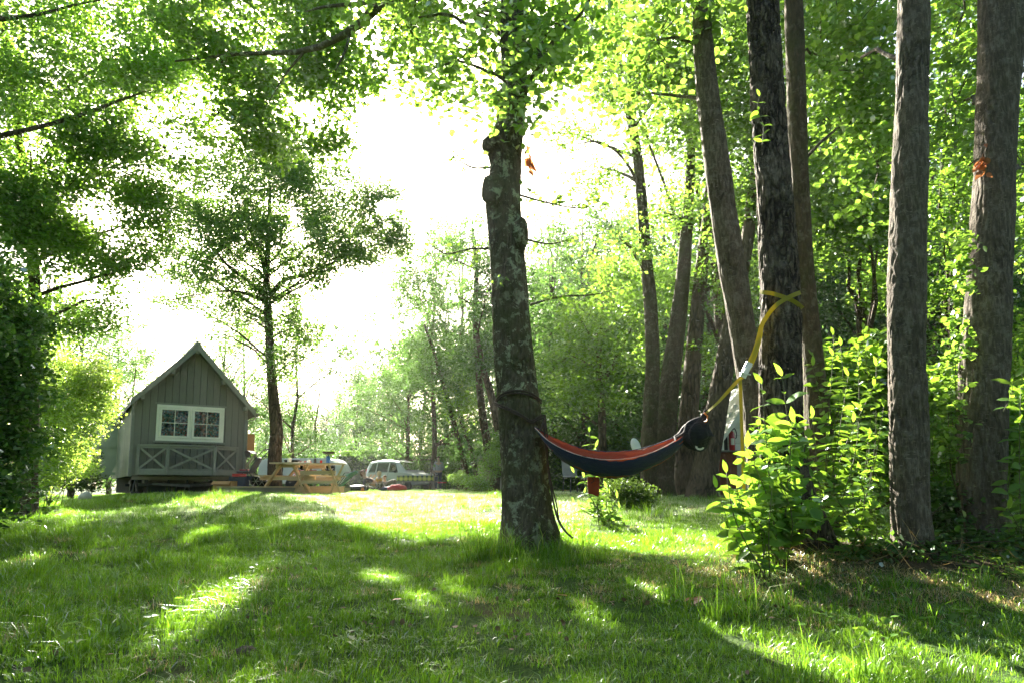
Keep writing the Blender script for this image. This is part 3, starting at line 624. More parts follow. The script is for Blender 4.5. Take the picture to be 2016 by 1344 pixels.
LEAF_MESH = {}
def leafshape(kind, mat, long=1.0, wide=.5):
    if kind in LEAF_MESH: return LEAF_MESH[kind]
    n = 6; V = []; F = []
    for i in range(n+1):
        t = i/n; w = wide*math.sin(math.pi*min(1, t**.8))*(.95 if i not in (0,n) else 0); z = -.18*t*t+.02*math.sin(i*1.9)
        V += [(-w/2, t*long, z+.06*w*2), (0, t*long, z), (w/2, t*long, z+.06*w*2)]
    for i in range(n): a = i*3; F += [(a,a+1,a+4,a+3),(a+1,a+2,a+5,a+4)]
    me = mesh_from('leaf', (np.array(V), F), mat, True); r = random.random(); face_attr(me, [r]*len(me.polygons)); LEAF_MESH[kind] = me; return me
def leaf_variants(base, mat, wide):
    return [leafshape((base, i), mat, 1.0, wide*(0.85+.1*i)) for i in range(4)]
def place_leaf(t, me, pos, axis, nrm, s):
    axis = Vector(axis).normalized(); nrm = Vector(nrm); nrm = (nrm-axis*nrm.dot(axis)).normalized(); side = axis.cross(nrm)
    o = bpy.data.objects.new('leaf', me); COL.objects.link(o); o.parent = t.o
    o.matrix_local = Matrix(((side.x*s,axis.x*s,nrm.x*s,pos[0]-t.loc[0]),(side.y*s,axis.y*s,nrm.y*s,pos[1]-t.loc[1]),(side.z*s,axis.z*s,nrm.z*s,pos[2]-t.loc[2]),(0,0,0,1)))
    return o
def stem_line(t, pts, r0, r1, mat, name='stem'):
    s = smoothline(np.array(pts), max(6, 4*len(pts))); t.part(name, tube(s, np.linspace(r0, r1, len(s)), 6), mat, world=True, smooth=True); return s
M['stem'] = simple('green brown stem', (0.10,0.11,0.04), 0.7, 0.3, 20)
def leafy_stem(t, pts, step, lsize, kinds, rng, start=.15, r0=.006, r1=.002, droop=.35, pairs=True, mat=None, rise=.25):
    s = stem_line(t, pts, r0, r1, mat or M['stem']); d = np.linalg.norm(np.diff(s, axis=0), axis=1); cum = np.concatenate([[0], np.cumsum(d)]); L_ = cum[-1]
    q = start*L_; k = 0
    while q < L_:
        p = np.array([np.interp(q, cum, s[:,i]) for i in range(3)]); fr = q/L_; a0 = k*1.9+rng.uniform(-.4,.4)
        for j in range(2 if pairs else 1):
            a = a0+j*math.pi+rng.uniform(-.3,.3); ax = Vector((math.cos(a), math.sin(a), rise+rng.uniform(-.45,.35)-droop*(1-fr)))
            nr = Vector((rng.normal(0,.5), rng.normal(-.4,.6), .8)); place_leaf(t, kinds[rng.integers(len(kinds))], p, ax, nr, lsize*rng.uniform(.42,1.25)*(1 if fr < .85 else .65))
        q += step*rng.uniform(.75,1.3); k += 1
    place_leaf(t, kinds[0], s[-1], Vector((rng.normal(0,.3), rng.normal(0,.3), 1)), Vector((0,-1,.3)), lsize*.7)

def clump_stem(name, label, rows, Y, lobes, mat, nleaf, seed, **kw):
    return tree(name, label, trunk_px(rows, Y), lobes, mat, M['leaf_light'], nleaf, kw.pop('ls', .085), group=None, seg=kw.pop('seg', 120), rough=.028, flare=kw.pop('flare', .22),
                tmpl=T_NEAR, spread=.26, per=10, n=kw.pop('n', 460), seed=seed, twigs=kw.pop('twigs', 8), top_extend=4.0, gap=kw.pop('gap', 0.0), limb_r=.2, **kw)
clump_stem('alder_tree', 'leaning smooth trunk between the hammock bag and the strapped trunk', [(1030,1478,1536),(950,1474,1530),(850,1466,1520),(780,1458,1510),(700,1446,1496),(600,1428,1481),(500,1410,1463),(400,1395,1447),(300,1383,1433),
     (200,1372,1419),(100,1366,1407),(0,1361,1401),(-200,1356,1392)], 6.4, [L(1290,80,6.6,100,90,.8), L(1340,-60,6.6,160,90,1.2), L(1260,190,7.4,90,80,.8)], M['bark_smooth'], 1500, 2, relief=(.006,22,.3), seg=96, n=300)
STRAP_TREE = clump_stem('alder_tree', 'rough dark trunk with the yellow strap wound round it', [(1150,1570,1672),(1120,1558,1662),(1080,1545,1648),(1040,1528,1630),(990,1510,1608),(900,1499,1588),(800,1496,1579),(700,1496,1576),(600,1496,1575),(500,1493,1568),(400,1490,1562),
     (300,1484,1553),(200,1478,1546),(100,1473,1540),(0,1469,1535),(-200,1462,1526)], 5.35, [L(1430,-90,5.6,150,60,1.0)], M['bark_alder'], 600, 3, relief=(.014,26,1.0))
clump_stem('alder_tree', 'thin brown trunk just right of the strapped trunk', [(1060,1588,1650),(900,1585,1642),(800,1584,1632),(700,1580,1620),(600,1570,1608),(500,1563,1600),(400,1558,1595),(300,1553,1591),(200,1549,1588),(100,1546,1584),(0,1543,1580),(-200,1540,1572)],
     6.7, [L(1620,120,8.0,120,110,.9), L(1660,260,8.2,120,100,.9), L(1640,-40,7.5,160,90,1)], M['bark_brown'], 2600, 4, relief=(.006,24,.3), seg=72, n=240)
clump_stem('alder_tree', 'straight grey trunk rising from the leafy shrub with bright left edge', [(1130,1762,1850),(1110,1768,1842),(1080,1763,1836),(1000,1757,1827),(900,1754,1824),(800,1752,1822),(700,1750,1820),(600,1750,1820),(500,1752,1822),(400,1756,1825),(300,1760,1826),
     (200,1764,1826),(100,1766,1827),(0,1768,1829),(-200,1770,1826)], 5.2, [L(1700,140,7.6,110,110,.8), L(1730,330,8.0,110,90,.8), L(1780,-60,7.0,170,80,1)], M['bark_smooth'], 2400, 5, relief=(.012,20,.35))
clump_stem('alder_tree', 'rightmost thick grey trunk with ivy growing up its left side', [(1110,1866,1986),(1080,1880,1984),(1040,1886,1980),(950,1890,1974),(800,1891,1977),(700,1897,1982),(600,1905,1986),(500,1912,1990),(400,1919,1994),(300,1922,1997),
     (200,1925,2001),(100,1927,2010),(0,1929,2018),(-200,1934,2030)], 5.8, [L(1880,200,7.8,110,120,.9), L(1900,20,7.4,140,110,1), L(2050,120,7.0,120,150,1), L(2020,330,7.6,90,120,.8)], M['bark_smooth'], 2600, 6, ls=.08, relief=(.012,18,.4))
# leafy boughs from the middle tree (light shining through them)
def bough(label, pxline, Y, leaf_mat, lsize, n_side, rng, name='leafy_bough', spread=60, kinds=None, density=.05):
    t = None
    q = [P(a, b, Y+(c if c else 0)) for a, b, c in pxline]
    t = Thing(name, q[0], label, 'branch'); s = stem_line(t, q, .012, .003, M['bark_lichen'], 'stem')
    for k in range(n_side):
        i = rng.integers(2, len(s)); p = s[i]; d = rng.normal(0, 1, 3)*np.array([1,.8,.45]); d /= np.linalg.norm(d); e = p+d*spread*Y/FPX*rng.uniform(.4,1.1)
        leafy_stem(t, [p, (p+e)/2+(0,0,.02), e], density, lsize, kinds, rng, .15, .0035, .0015, 0.2, False, M['stem'], .0)
    return t
rng = np.random.default_rng(21)
K_AL = leaf_variants('alder', M['leaf_light'], .82); K_SH = leaf_variants('shrub', M['leaf_shrub'], .46); K_DRY = leaf_variants('dry', M['leaf_dry'], .7); K_LAU = leaf_variants('laurel', M['leaf_light'], .34)
bough('sunlit bough reaching right from the middle trunk below the dry leaves', [(1025,385,0),(1080,400,-.1),(1140,410,-.1),(1200,400,0)], 5.8, None, .065, 16, rng, kinds=K_AL, spread=75)
bough('sunlit bough hanging right of the middle trunk at hammock leaf height', [(1045,600,0),(1100,585,-.1),(1170,580,-.1),(1230,565,0)], 5.8, None, .062, 14, rng, kinds=K_AL, spread=55)
bough('small bough growing left from the burr on the middle trunk', [(965,330,0),(930,330,0),(895,310,0),(870,290,0)], 5.8, None, .05, 9, rng, kinds=K_AL, spread=45)
bough('pale bough reaching left from the middle trunk at half its height', [(965,490,0),(925,490,0),(880,500,0),(850,485,0)], 5.8, None, .055, 10, rng, kinds=K_AL, spread=50)
bough('short sprig on the left of the middle trunk below the pale bough', [(975,570,-.2),(985,560,-.25),(1000,545,-.3)], 5.8, None, .045, 4, rng, kinds=K_AL, spread=35)
bough('sprig of round leaves hanging in front of the upper middle trunk', [(1010,120,-.2),(1000,170,-.3),(1010,210,-.35),(990,235,-.35)], 5.8, None, .05, 11, rng, kinds=K_AL, spread=40)
bough('leafy bough right of the middle trunk at the height of the grey sky gap', [(1030,470,.1),(1080,480,.1),(1130,470,.2)], 5.8, None, .055, 9, rng, kinds=K_AL, spread=50)
for lab, px, py, Y, k in (('clump of withered orange leaves on the right side of the middle trunk',1043,318,5.75,16), ('clump of withered orange leaves on the rightmost trunk',1938,318,5.55,14)):
    c = P(px, py, Y); t = Thing('withered_leaf_clump', c, lab, 'dry leaves')
    stem_line(t, [c+(-.11,.06,-.02), c+(-.04,.02,.03), c, c+(.02,0,-.07)], .005, .002, M['bark_brown'], 'twig')
    for i in range(k):
        a = rng.uniform(0, 6.28); place_leaf(t, K_DRY[rng.integers(4)], c+rng.normal(0,.025,3)*np.array([.7,.7,1.8]), Vector((math.cos(a),math.sin(a),-1.2)), Vector((rng.normal(),-1,0)), rng.uniform(.05,.09))
# lone sprigs in front of the trunks
for lab, line, ls in (('sprig with a large pale leaf in front of the strapped trunk', [(1500,290),(1503,250),(1492,215),(1495,190)], .09), ('pale sprig between the two grey trunks', [(1855,375),(1862,340),(1850,310),(1868,285)], .08),
                      ('low sprig with a large leaf right of the rightmost trunk', [(1975,810),(1990,780),(1996,745),(2010,720)], .12)):
    q = [P(a, b, 4.7) for a, b in line]; t = Thing('leaf_sprig', q[0], lab, 'sprig'); leafy_stem(t, q, .06, ls, K_SH, rng, .1, .003, .0012, 0, True)

# ---- saplings and shrubs at the foot of the right hand clump
def sapling(label, px, Y, tops, lsize, step, kinds=K_SH, name='shrub', cat='shrub', pairs=True, droop=.35, r0=.006):
    b = on_ground(px, Y); t = Thing(name, b, label, cat)
    for tx, ty, dy in tops:
        e = P(tx, ty, Y+dy); mid = b*(.5)+e*.5 + rng.normal(0,.05,3); leafy_stem(t, [b+rng.normal(0,.04,3)*(1,1,0), mid, e], step, lsize, kinds, rng, .12, r0, .002, droop, pairs)
    return t
sapling('leafy sapling with big leaves in front of the strapped trunk', 1530, 4.75, [(1500,755,-.1),(1470,880,-.25),(1560,830,-.2),(1540,740,.1),(1450,960,-.3),(1520,900,-.3)], .165, .085)
sapling('low broad leaved plant left of the strapped trunk foot', 1490, 4.6, [(1430,930,-.1),(1460,1000,-.2),(1520,960,-.1),(1410,960,.2),(1480,940,0)], .135, .08)
sapling('tall pale shrub directly right of the strapped trunk', 1620, 5.5, [(1600,720,0),(1640,700,.1),(1670,740,.2),(1600,820,-.2),(1690,690,.3),(1655,790,-.1),(1590,900,-.3),(1720,760,.3)], .135, .062)
sapling('tall sunlit shrub between the strapped trunk and the grey trunk', 1680, 5.8, [(1655,680,.1),(1700,650,.2),(1725,720,0),(1740,800,-.1),(1680,830,-.3),(1630,860,-.1),(1710,860,.1),(1745,890,0)], .135, .062)
sapling('bright dense shrub behind the strapped trunk and the grey trunk', 1700, 6.6, [(1600,700,0),(1640,660,.2),(1690,720,-.2),(1730,700,.1),(1660,800,0),(1620,790,.2),(1740,840,0),(1700,780,.2),(1580,820,.2)], .14, .062)
sapling('shorter shrub spilling round the foot of the grey trunk', 1700, 5.1, [(1640,960,-.2),(1690,930,-.2),(1740,960,-.1),(1600,940,0),(1720,1000,-.2)], .12, .055)
sapling('shrub between the grey trunk and the rightmost trunk', 1850, 6.3, [(1840,760,0),(1870,700,.1),(1850,830,-.1),(1890,860,0),(1835,900,.1),(1860,940,0)], .14, .075)
sapling('shrub at the right edge with large green leaves', 2000, 5.3, [(2010,760,0),(1995,900,.2),(2030,860,.1),(1985,1000,-.2),(2060,780,.2),(2040,960,0)], .15, .075)
sapling('pale laurel sapling with upright leaves behind the hammock', 1180, 8.6, [(1160,850,0),(1172,880,0),(1150,940,.1),(1195,960,-.1),(1130,930,0),(1215,980,0),(1140,1000,0)], .17, .085, K_LAU, 'laurel_sapling', droop=0.0, r0=.01)
sapling('second pale laurel bush below the orange pouch', 1185, 8.3, [(1150,970,0),(1175,950,0),(1200,970,0),(1220,1000,.1),(1130,990,.1),(1200,1010,-.1),(1165,1000,.1)], .13, .06, K_LAU, 'laurel_sapling', droop=0.0, r0=.008)

K_SH[:] = K_SH
def bush(name, label, lobes, total, size, mat, cat='bush', tmpl=T_FAR, spread=.16, gap=-.3, kind='stuff', stems=8, tilt=.9):
    c0 = lobes[0][0]; base = np.array([c0[0], c0[1], G(c0[0], c0[1])]); t = Thing(name, base, label, cat)
    me, anch = foliage_mesh('foliage', lobes, total, size, mat, tmpl, 12, spread, gap, tilt, base, rng); t.link('foliage', me, kind='stuff')
    if stems:
        gs_ = [limb_geo(base+rng.normal(0,.08,3)*(1,1,0), anch[i], .010, .003, .05, 5, 4, rng) for i in rng.integers(0, len(anch), stems)]
        t.part('stems', join(*gs_), M['bark_far'], world=True, kind='stuff')
    return t
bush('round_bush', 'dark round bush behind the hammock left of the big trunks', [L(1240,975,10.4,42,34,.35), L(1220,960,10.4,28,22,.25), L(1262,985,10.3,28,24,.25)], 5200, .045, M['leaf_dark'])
bush('leafy_thicket', 'mass of sunlit leaves behind the shrubs between the two trunks', [L(1650,800,7.3,75,95,.4), L(1700,740,7.4,55,60,.35), L(1620,900,7.1,60,70,.35), L(1720,880,7.2,50,80,.35), L(1610,720,7.2,40,50,.3), L(1735,700,7.4,35,50,.3), L(1860,850,7.6,50,90,.4), L(1840,760,7.8,35,50,.35), L(1790,900,7.3,40,60,.35), L(2010,860,7.4,60,100,.4)], 8000, .10, M['leaf_shrub'], 'shrub', T_NEAR, .2, -.5, tilt=1.0)
bush('sapling_thicket', 'bushy leaves massed round the foot of the strapped trunk', [L(1530,900,5.0,38,80,.18), L(1500,980,4.9,45,50,.2), L(1560,1000,4.9,45,60,.2), L(1470,1040,4.8,30,30,.15)], 700, .085, M['leaf_shrub'], 'shrub', T_NEAR, .16, -.3, tilt=1.0)
bush('ivy_patch', 'dark ivy round the foot of the right hand trunks', [L(1800,1070,5.25,60,35,.3), L(1900,1085,5.5,80,50,.35), L(1860,1000,5.9,40,60,.25), L(1700,1090,5.2,70,22,.25), L(1990,1110,5.2,80,50,.4), L(1950,1150,4.8,90,25,.35), L(1620,1110,5.0,40,16,.2)], 6500, .055, M['leaf_ivy'], 'ivy', T_NEAR, tilt=.8)
bush('climbing_ivy', 'bright ivy climbing the left side of the rightmost trunk', [L(1896,560,5.62,14,60,.08), L(1888,660,5.62,16,60,.08), L(1880,760,5.6,20,60,.08), L(1876,860,5.6,22,60,.1), L(1900,480,5.6,9,40,.06), L(1860,800,6.0,30,70,.15)], 900, .055, M['leaf_light'], 'ivy', T_NEAR, .08, stems=4)
bush('undergrowth_bush', 'low shaded bush behind the right hand trunks', [L(1830,860,8.5,90,70,.6), L(1900,930,8,90,50,.6), L(1990,880,8.5,80,90,.7), L(1720,930,9,90,60,.6)], 9000, .06, M['leaf_alder'])
bush('undergrowth_bush', 'tall bright bush at the right edge beyond the rightmost trunk', [L(2010,700,9,60,90,.6), L(1960,760,10,70,70,.6), L(1860,740,11,70,60,.7), L(1840,830,11,60,60,.7)], 9000, .065, M['leaf_shrub'])
# litter of dry twigs and straw below the clump
def litter():
    r = np.random.default_rng(9); g = []
    for i in range(420):
        x = r.normal(2.9,1.0) if i % 3 else r.normal(2.0,.25); y = r.normal(4.95,.33); z = G(x,y)+r.uniform(.005,.09); a = r.uniform(0,6.28); l = r.uniform(.06,.28)
        d = np.array([math.cos(a),math.sin(a),r.normal(0,.45)])*l; p = np.array([x,y,z]); g.append(tube([p,p+d*.5+r.normal(0,.012,3),p+d],[.002,.0017,.001],3,False))
    me = mesh_from('litter', join(*g), M['straw']); face_attr(me, r.uniform(0,.9,len(me.polygons))); o = bpy.data.objects.new('dry_litter', me); COL.objects.link(o); tag(o, 'tangle of dry twigs and straw on the mound by the trunks', 'litter', kind='stuff')
litter()

# ================================================================== MID DISTANCE TREES
tree('broadleaf_tree', 'lone tree with spreading crown standing behind the picnic table',
     [(541,962,30,18.3),(541,900,26,18.3),(544,850,25,18.3),(539,790,21,18.3),(534,720,18,18.3),(529,640,16,18.3),(526,590,16,18.3),(525,540,13,18.3),(528,490,10,18.3),(530,430,8,18.3),(532,370,5,18.3)],
     [L(440,400,18.3,90,75,2.4), L(545,370,17.9,100,80,2.4), L(640,385,18.7,90,80,2.4), L(705,450,18.7,75,75,2), L(480,470,17.9,100,60,2.2), L(590,475,17.9,100,60,2.2), L(400,470,17.9,70,55,1.8), L(690,515,18.7,60,40,1.6), L(755,480,18.7,40,40,1.2), L(762,425,18.7,45,55,1.2), L(785,465,18.7,25,45,.9), L(740,380,18.7,40,35,1), L(350,520,17.9,70,40,1.5),
      L(430,560,18.3,80,35,1.3), L(570,560,18.3,80,35,1.3), L(640,550,18.7,50,30,1.2), L(480,620,18.3,70,30,1.2), L(590,645,18.7,55,50,1.2), L(350,590,18.7,60,17.9,1.2), L(600,310,18.3,90,50,1.8), L(480,320,18.3,80,50,1.6), L(560,710,18.3,40,40,1), L(440,660,18.3,40,25,.9)],
     M['bark_far'], M['leaf_fine'], 92000, .080, seg=20, spread=.35, twigs=14, n=50, seed=7, gap=.06, gs=1.0, patchy=.2, limb_r=.3, per=16,
     extra_limbs=[[(526,590,11,18.3),(500,562,8,18.1),(470,540,7,18.1),(440,515,5,17.9),(425,490,3,17.9)],[(526,595,10,18.3),(490,580,7,18.3),(450,573,5,18.3),(390,580,3,18.3),(340,590,2,18.3)],
                  [(528,585,11,18.3),(560,552,9,18.4),(610,540,7,18.5),(640,525,6,18.7),(690,500,3,18.7)],[(527,640,8,18.3),(510,625,6,18.3),(480,612,4,18.3)],[(527,560,9,18.3),(512,500,6,18.2),(490,450,4,18.1)]])
# tree cluster behind the hammock
tree('slender_tree', 'slender crooked trunk with high bare fork behind the middle tree', [(1278,972,34,13.6),(1277,880,32,13.6),(1281,800,30,13.6),(1285,700,28,13.6),(1281,600,27,13.6),(1270,500,25,13.6),(1264,400,22,13.6),(1254,300,20,13.6),(1240,230,18,13.6),(1228,170,16,13.6),(1213,110,14,13.6),(1206,60,11,13.6)],
     [L(1150,60,13,110,80,1.3), L(1250,20,13,110,70,1.2), L(1180,330,14,90,45,1), L(1290,180,13,70,80,1), L(1220,470,13,80,60,1.1), L(1120,260,14,60,40,.9)], M['bark_brown'], M['leaf_light'], 9000, .085, seg=20, seed=8, spread=.26, twigs=8, gap=.05, n=60,
     extra_limbs=[[(1262,400,9,13.6),(1250,350,7,13.5),(1220,305,5,13.4),(1180,280,4,13.3),(1130,285,2,13.2)],[(1216,120,8,13.6),(1190,95,6,13.5),(1150,92,4,13.4),(1110,90,2,13.3)],[(1213,110,9,13.6),(1225,80,7,13.6),(1222,40,5,13.6)]], top_extend=2)
tree('stout_tree', 'stout mossy trunk left in the row behind the hammock', [(1303,978,52,14.2),(1302,930,46,14.2),(1308,860,44,14.2),(1316,780,40,14.2),(1326,700,36,14.2),(1336,620,32,14.2),(1345,540,28,14.2),(1352,450,24,14.2),(1358,360,20,14.2),(1362,260,16,14.2)],
     [L(1340,250,14,100,90,1.4), L(1400,120,14,110,110,1.4), L(1310,420,14,80,60,1.2)], M['bark_brown'], M['leaf_light'], 6500, .09, seg=24, flare=.25, seed=9, spread=.28, twigs=5, top_extend=3)
tree('stout_tree', 'straight grey trunk second in the row behind the hammock', [(1350,975,46,14.9),(1350,900,42,14.9),(1356,820,38,14.9),(1362,740,34,14.9),(1370,640,30,14.9),(1380,540,26,14.9),(1392,440,22,14.9),(1400,330,18,14.9)],
     [L(1440,330,15,90,90,1.3), L(1420,560,15,80,80,1.2), L(1390,700,15.5,60,60,1)], M['bark_far'], M['leaf_alder'], 6000, .09, seg=24, flare=.2, seed=10, spread=.28, twigs=4, top_extend=3)
tree('stout_tree', 'grey trunk leaning right in front of the white hut', [(1382,976,56,13.4),(1388,930,50,13.4),(1400,860,46,13.4),(1413,790,42,13.4),(1426,720,38,13.4),(1440,640,34,13.4),(1455,560,30,13.4),(1470,480,26,13.4),(1482,380,22,13.4)],
     [L(1520,330,13,90,90,1.3), L(1500,180,13,90,100,1.3)], M['bark_far'], M['leaf_light'], 5000, .085, seg=24, flare=.25, seed=12, spread=.28, twigs=4, top_extend=3)
for i, (pl, lab) in enumerate((([(875,958,12,25),(918,935,12,25),(903,870,10,25),(885,800,10,25),(868,740,8,25),(850,680,6,25),(835,640,4,25)][1:], 'thin trunk leaning left beyond the far picnic table'),
               ([(938,935,10,25.5),(925,880,9,25.5),(908,830,7,25.5),(900,790,5,25.5)], 'short thin trunk beside the small distant house'),
               ([(962,940,18,24),(960,880,17,24),(948,800,15,24),(940,700,13,24),(936,620,12,24),(938,540,10,24),(930,450,6,24)], 'crooked pale trunk just left of the middle tree'),
               ([(975,940,20,22),(985,880,20,22),(978,820,18,22),(962,760,14,22),(950,720,12,22),(940,660,8,22)], 'forked grey trunk partly hidden by the middle tree'))):
    lob = [[L(840,640,25,60,70,1.6), L(880,740,25,50,60,1.4), L(820,720,25,45,50,1.2)], [L(910,790,25,40,50,1.1)], [L(920,480,24,60,70,1.5), L(890,580,24,70,60,1.5), L(950,640,24,50,60,1.3), L(850,500,25,50,60,1.3)],
           [L(930,700,22,55,60,1.3), L(960,560,22,40,60,1.2)]][i]
    tree('thin_tree', lab, pl, lob, M['bark_far'], M['leaf_far'] if i != 1 else M['leaf_light'], [9000,2500,11000,6000][i], .10, seg=12, seed=20+i, spread=.34, twigs=6, gap=.0, n=24)
# left hand canopy
tree('maple_tree', 'big overhanging tree filling the upper left corner', [(52,985,40,10.5),(54,900,34,10.5),(62,800,28,10.5),(66,680,24,10.5),(68,560,22,10.5),(60,440,18,10.5),(40,300,16,10.3),(20,150,14,10)],
     [L(40,110,9.5,130,120,1.4), L(190,80,10,130,100,1.4), L(310,60,10,90,80,1.2), L(320,180,10,90,80,1.1), L(170,230,9.8,110,80,1.2), L(60,300,9.5,120,90,1.3), L(230,330,10.3,110,70,1.2), L(110,400,10,120,80,1.2), L(300,420,11,60,70,.9),
      L(60,480,10,110,80,1.2), L(210,470,11,90,70,1), L(90,600,11,110,70,1.1), L(290,520,11.5,50,45,.8), L(200,590,12,60,55,.9), L(-80,200,9.5,100,200,1.5), L(-60,520,9,100,200,1.4), L(330,290,10.8,50,40,.8)],
     M['bark_far'], M['leaf_alder'], 76000, .072, seg=18, seed=30, spread=.24, gap=.16, gs=1.1, twigs=8, top_extend=3, patchy=.3, limb_r=.4,
     extra_limbs=[[(40,290,9,9.2),(0,268,12,9),(70,252,9,9),(150,230,8,9.2),(230,200,6,9.4),(295,178,3,9.6)][1:],[(-40,42,12,9),(20,36,10,9),(80,28,7,9),(140,12,5,9),(200,0,4,9)]])
tree('maple_tree', 'leafy tree whose branches cross in front of the sun', [(-160,985,60,12),(-150,700,50,12),(-120,300,40,12),(-60,-100,34,12),(100,-260,24,11.5),(300,-220,18,11)],
     [L(420,50,9,110,70,1.0), L(540,40,9,100,60,1.0), L(440,160,9.4,90,60,.9), L(560,150,9.4,80,70,.8), L(650,150,9.2,75,70,.8), L(520,250,9.5,75,50,.8), L(630,240,9.5,80,50,.8), L(690,60,8.8,80,50,.8), L(410,240,9.8,50,45,.6), L(820,40,8.4,90,45,.8), L(740,110,8.6,60,40,.6), L(640,-60,9,200,60,1.3)],
     M['bark_far'], M['leaf_alder'], 26000, .085, seg=16, seed=31, spread=.24, gap=.05, twigs=12, limbs=False, limb_r=.3)
# ivy hedge at the left edge
bush('ivy_hedge', 'dark dense ivy hedge along the left edge of the lawn', [L(-40,700,6.6,75,90,.7), L(-70,560,6.8,80,90,.7), L(-40,820,6.6,70,90,.7), L(-60,900,6.4,70,90,.7), L(5,740,7.2,40,60,.6), L(-40,980,6.2,50,50,.5), L(40,640,7.6,40,45,.5), L(15,860,7.0,35,30,.4), L(40,700,7.4,25,25,.3), L(10,950,6.8,30,20,.3)], 19000, .062, M['leaf_ivy'], 'hedge', T_NEAR, .2, -.6, stems=4)
bush('bright_shrub', 'tall sunlit shrub between the ivy hedge and the cabin', [L(110,850,12.5,60,75,.9), L(110,740,13,55,60,.9), L(170,800,13.5,40,60,.8), L(80,920,12,55,45,.8), L(150,890,13,40,45,.7), L(190,740,14,35,40,.6), L(60,660,12,50,50,.7)], 24000, .06, M['leaf_sunlit'], 'shrub')
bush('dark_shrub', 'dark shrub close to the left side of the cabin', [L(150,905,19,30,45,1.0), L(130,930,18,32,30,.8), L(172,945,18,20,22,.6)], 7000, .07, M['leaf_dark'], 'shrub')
bush('bright_shrub', 'hazy bush behind the dark shrub left of the cabin', [L(180,830,24,50,60,1.3), L(130,790,24,50,50,1.2)], 7000, .10, M['leaf_light'], 'shrub')
for k, (px, py, Y, w, h, lab) in enumerate(((1020,925,14,14,22,'small weed just left of the middle trunk'),(940,950,18,26,18,'low leafy bush left of the middle tree'),(965,915,19,22,36,'upright bright bush beside the middle tree'),(905,940,22,22,14,'small bush beside the far picnic table'),(980,880,20,14,30,'pale climbing bush against the forked trunk'))):
    if k: bush('small_bush', lab, [L(px,py,Y,w,h,w*Y/FPX)], 1900, .05, M['leaf_light'] if k != 1 else M['leaf_alder'], stems=4, spread=.12)

# ================================================================== BACKGROUND WOOD
bg_rng = np.random.default_rng(77)
def far_variant(i, slim=False, n=15000, ls=.17):
    r = np.random.default_rng(100+i); H = 1.0; lob = []
    for k in range(9 if not slim else 7):
        t = k/(8 if not slim else 6); z = .16+.78*t; w = (.26*math.sin(math.pi*min(1,.25+.72*t))+.05) if not slim else .09*math.sin(math.pi*min(1,.2+.75*t))+.03
        lob.append((np.array([r.normal(0,w*.55), r.normal(0,w*.55), z]), np.array([w*.8, w*.8, .10 if not slim else .12])))
    S = 14.0; lob = [(c*S, q*S) for c, q in lob]
    me, _ = foliage_mesh('crown', lob, n, ls, M['leaf_far'], T_FAR, 12, .45, -.05, .9, (0,0,0), r, .5)
    tm = []; pts = np.array([[r.normal(0,.12)*(j>0), r.normal(0,.12)*(j>0), j*S*.95/6] for j in range(7)]); tm.append(tube(pts, np.linspace(.22,.03,7), 8))
    lim = [limb_geo(pts[min(5,max(1,int(c[2]/S*5)))], c, .07, .02, .1, 6, 4, r) for c, q in lob]
    return me, mesh_from('trunk', tm[0], M['bark_far'], True), mesh_from('limbs', join(*lim), M['bark_far'], True)
FV = [far_variant(i) for i in range(5)] + [far_variant(10+i, True) for i in range(2)]
def far_tree(px, Y, top_py, v, label, group, wide=1.0):
    x = P(px, 959, Y)[0]; g = G(x, Y) if Y < 55 else .8; h = (Zat(top_py, Y)-g)/14.0; a = bg_rng.uniform(0, 6.28)
    o = empty('woodland_tree', (x, Y, g), a, label, 'tree', group); o.scale = (h*wide, h*wide, h)
    for nm, me in zip(('crown','trunk','limbs'), FV[v]):
        c = bpy.data.objects.new(nm, me); COL.objects.link(c); c.parent = o
        if nm == 'crown': c['kind'] = 'stuff'
    return o
spec = []
for px, Y, top, v, w in ((60,30,520,0,1.1),(140,34,590,1,1.1),(215,38,640,2,1.0),(250,27,700,3,.8)): spec.append((px,Y,top,v,w,'hazy tree in the wood beyond the left side of the cabin','trees left of the cabin'))
for px, Y, top, v, w in ((360,34,680,4,1.0),(430,30,600,1,.9),(470,36,640,3,1.0),(575,30,590,2,.75),(620,36,700,0,.8)): spec.append((px,Y,top,v,w,'sunlit tree rising behind the cabin roof','trees behind the cabin'))
for px, Y, top, v, w in ((520,62,760,5,1.1),(585,66,790,5,1.4),(640,75,800,6,1.4),(665,70,770,6,1),(700,60,715,5,1.2),(728,64,735,6,1),(760,58,700,5,1.3),(790,66,730,6,1.2),(610,80,810,3,1.2),(680,82,790,4,1.2),(750,80,740,2,1.2),(545,80,800,1,1.2),(480,70,780,0,1.1)):
    spec.append((px,Y,top,v,w,'pale distant tree on the skyline above the clipped hedge','distant trees above the hedge'))
for px, Y, top, v, w in ((800,40,600,1,.8),(850,36,430,3,.7),(905,42,430,0,.8),(880,50,560,4,1.0),(830,52,620,2,1)): spec.append((px,Y,top,v,w,'open crowned tree in the wood left of the middle tree','trees left of the middle tree'))
for px, Y, top, v, w in ((1090,26,420,2,.9),(1150,24,400,4,.85),(1070,34,500,0,1),(1120,36,450,1,1),(1210,30,440,3,.9),(1190,42,520,4,1.1),(1260,36,430,0,1),(1320,30,380,1,.9),(1300,44,450,2,1.1),(1060,46,560,3,1.1),(1240,50,560,1,1.2)):
    spec.append((px,Y,top,v,w,'tree in the shaded wood behind the hammock','trees behind the hammock'))
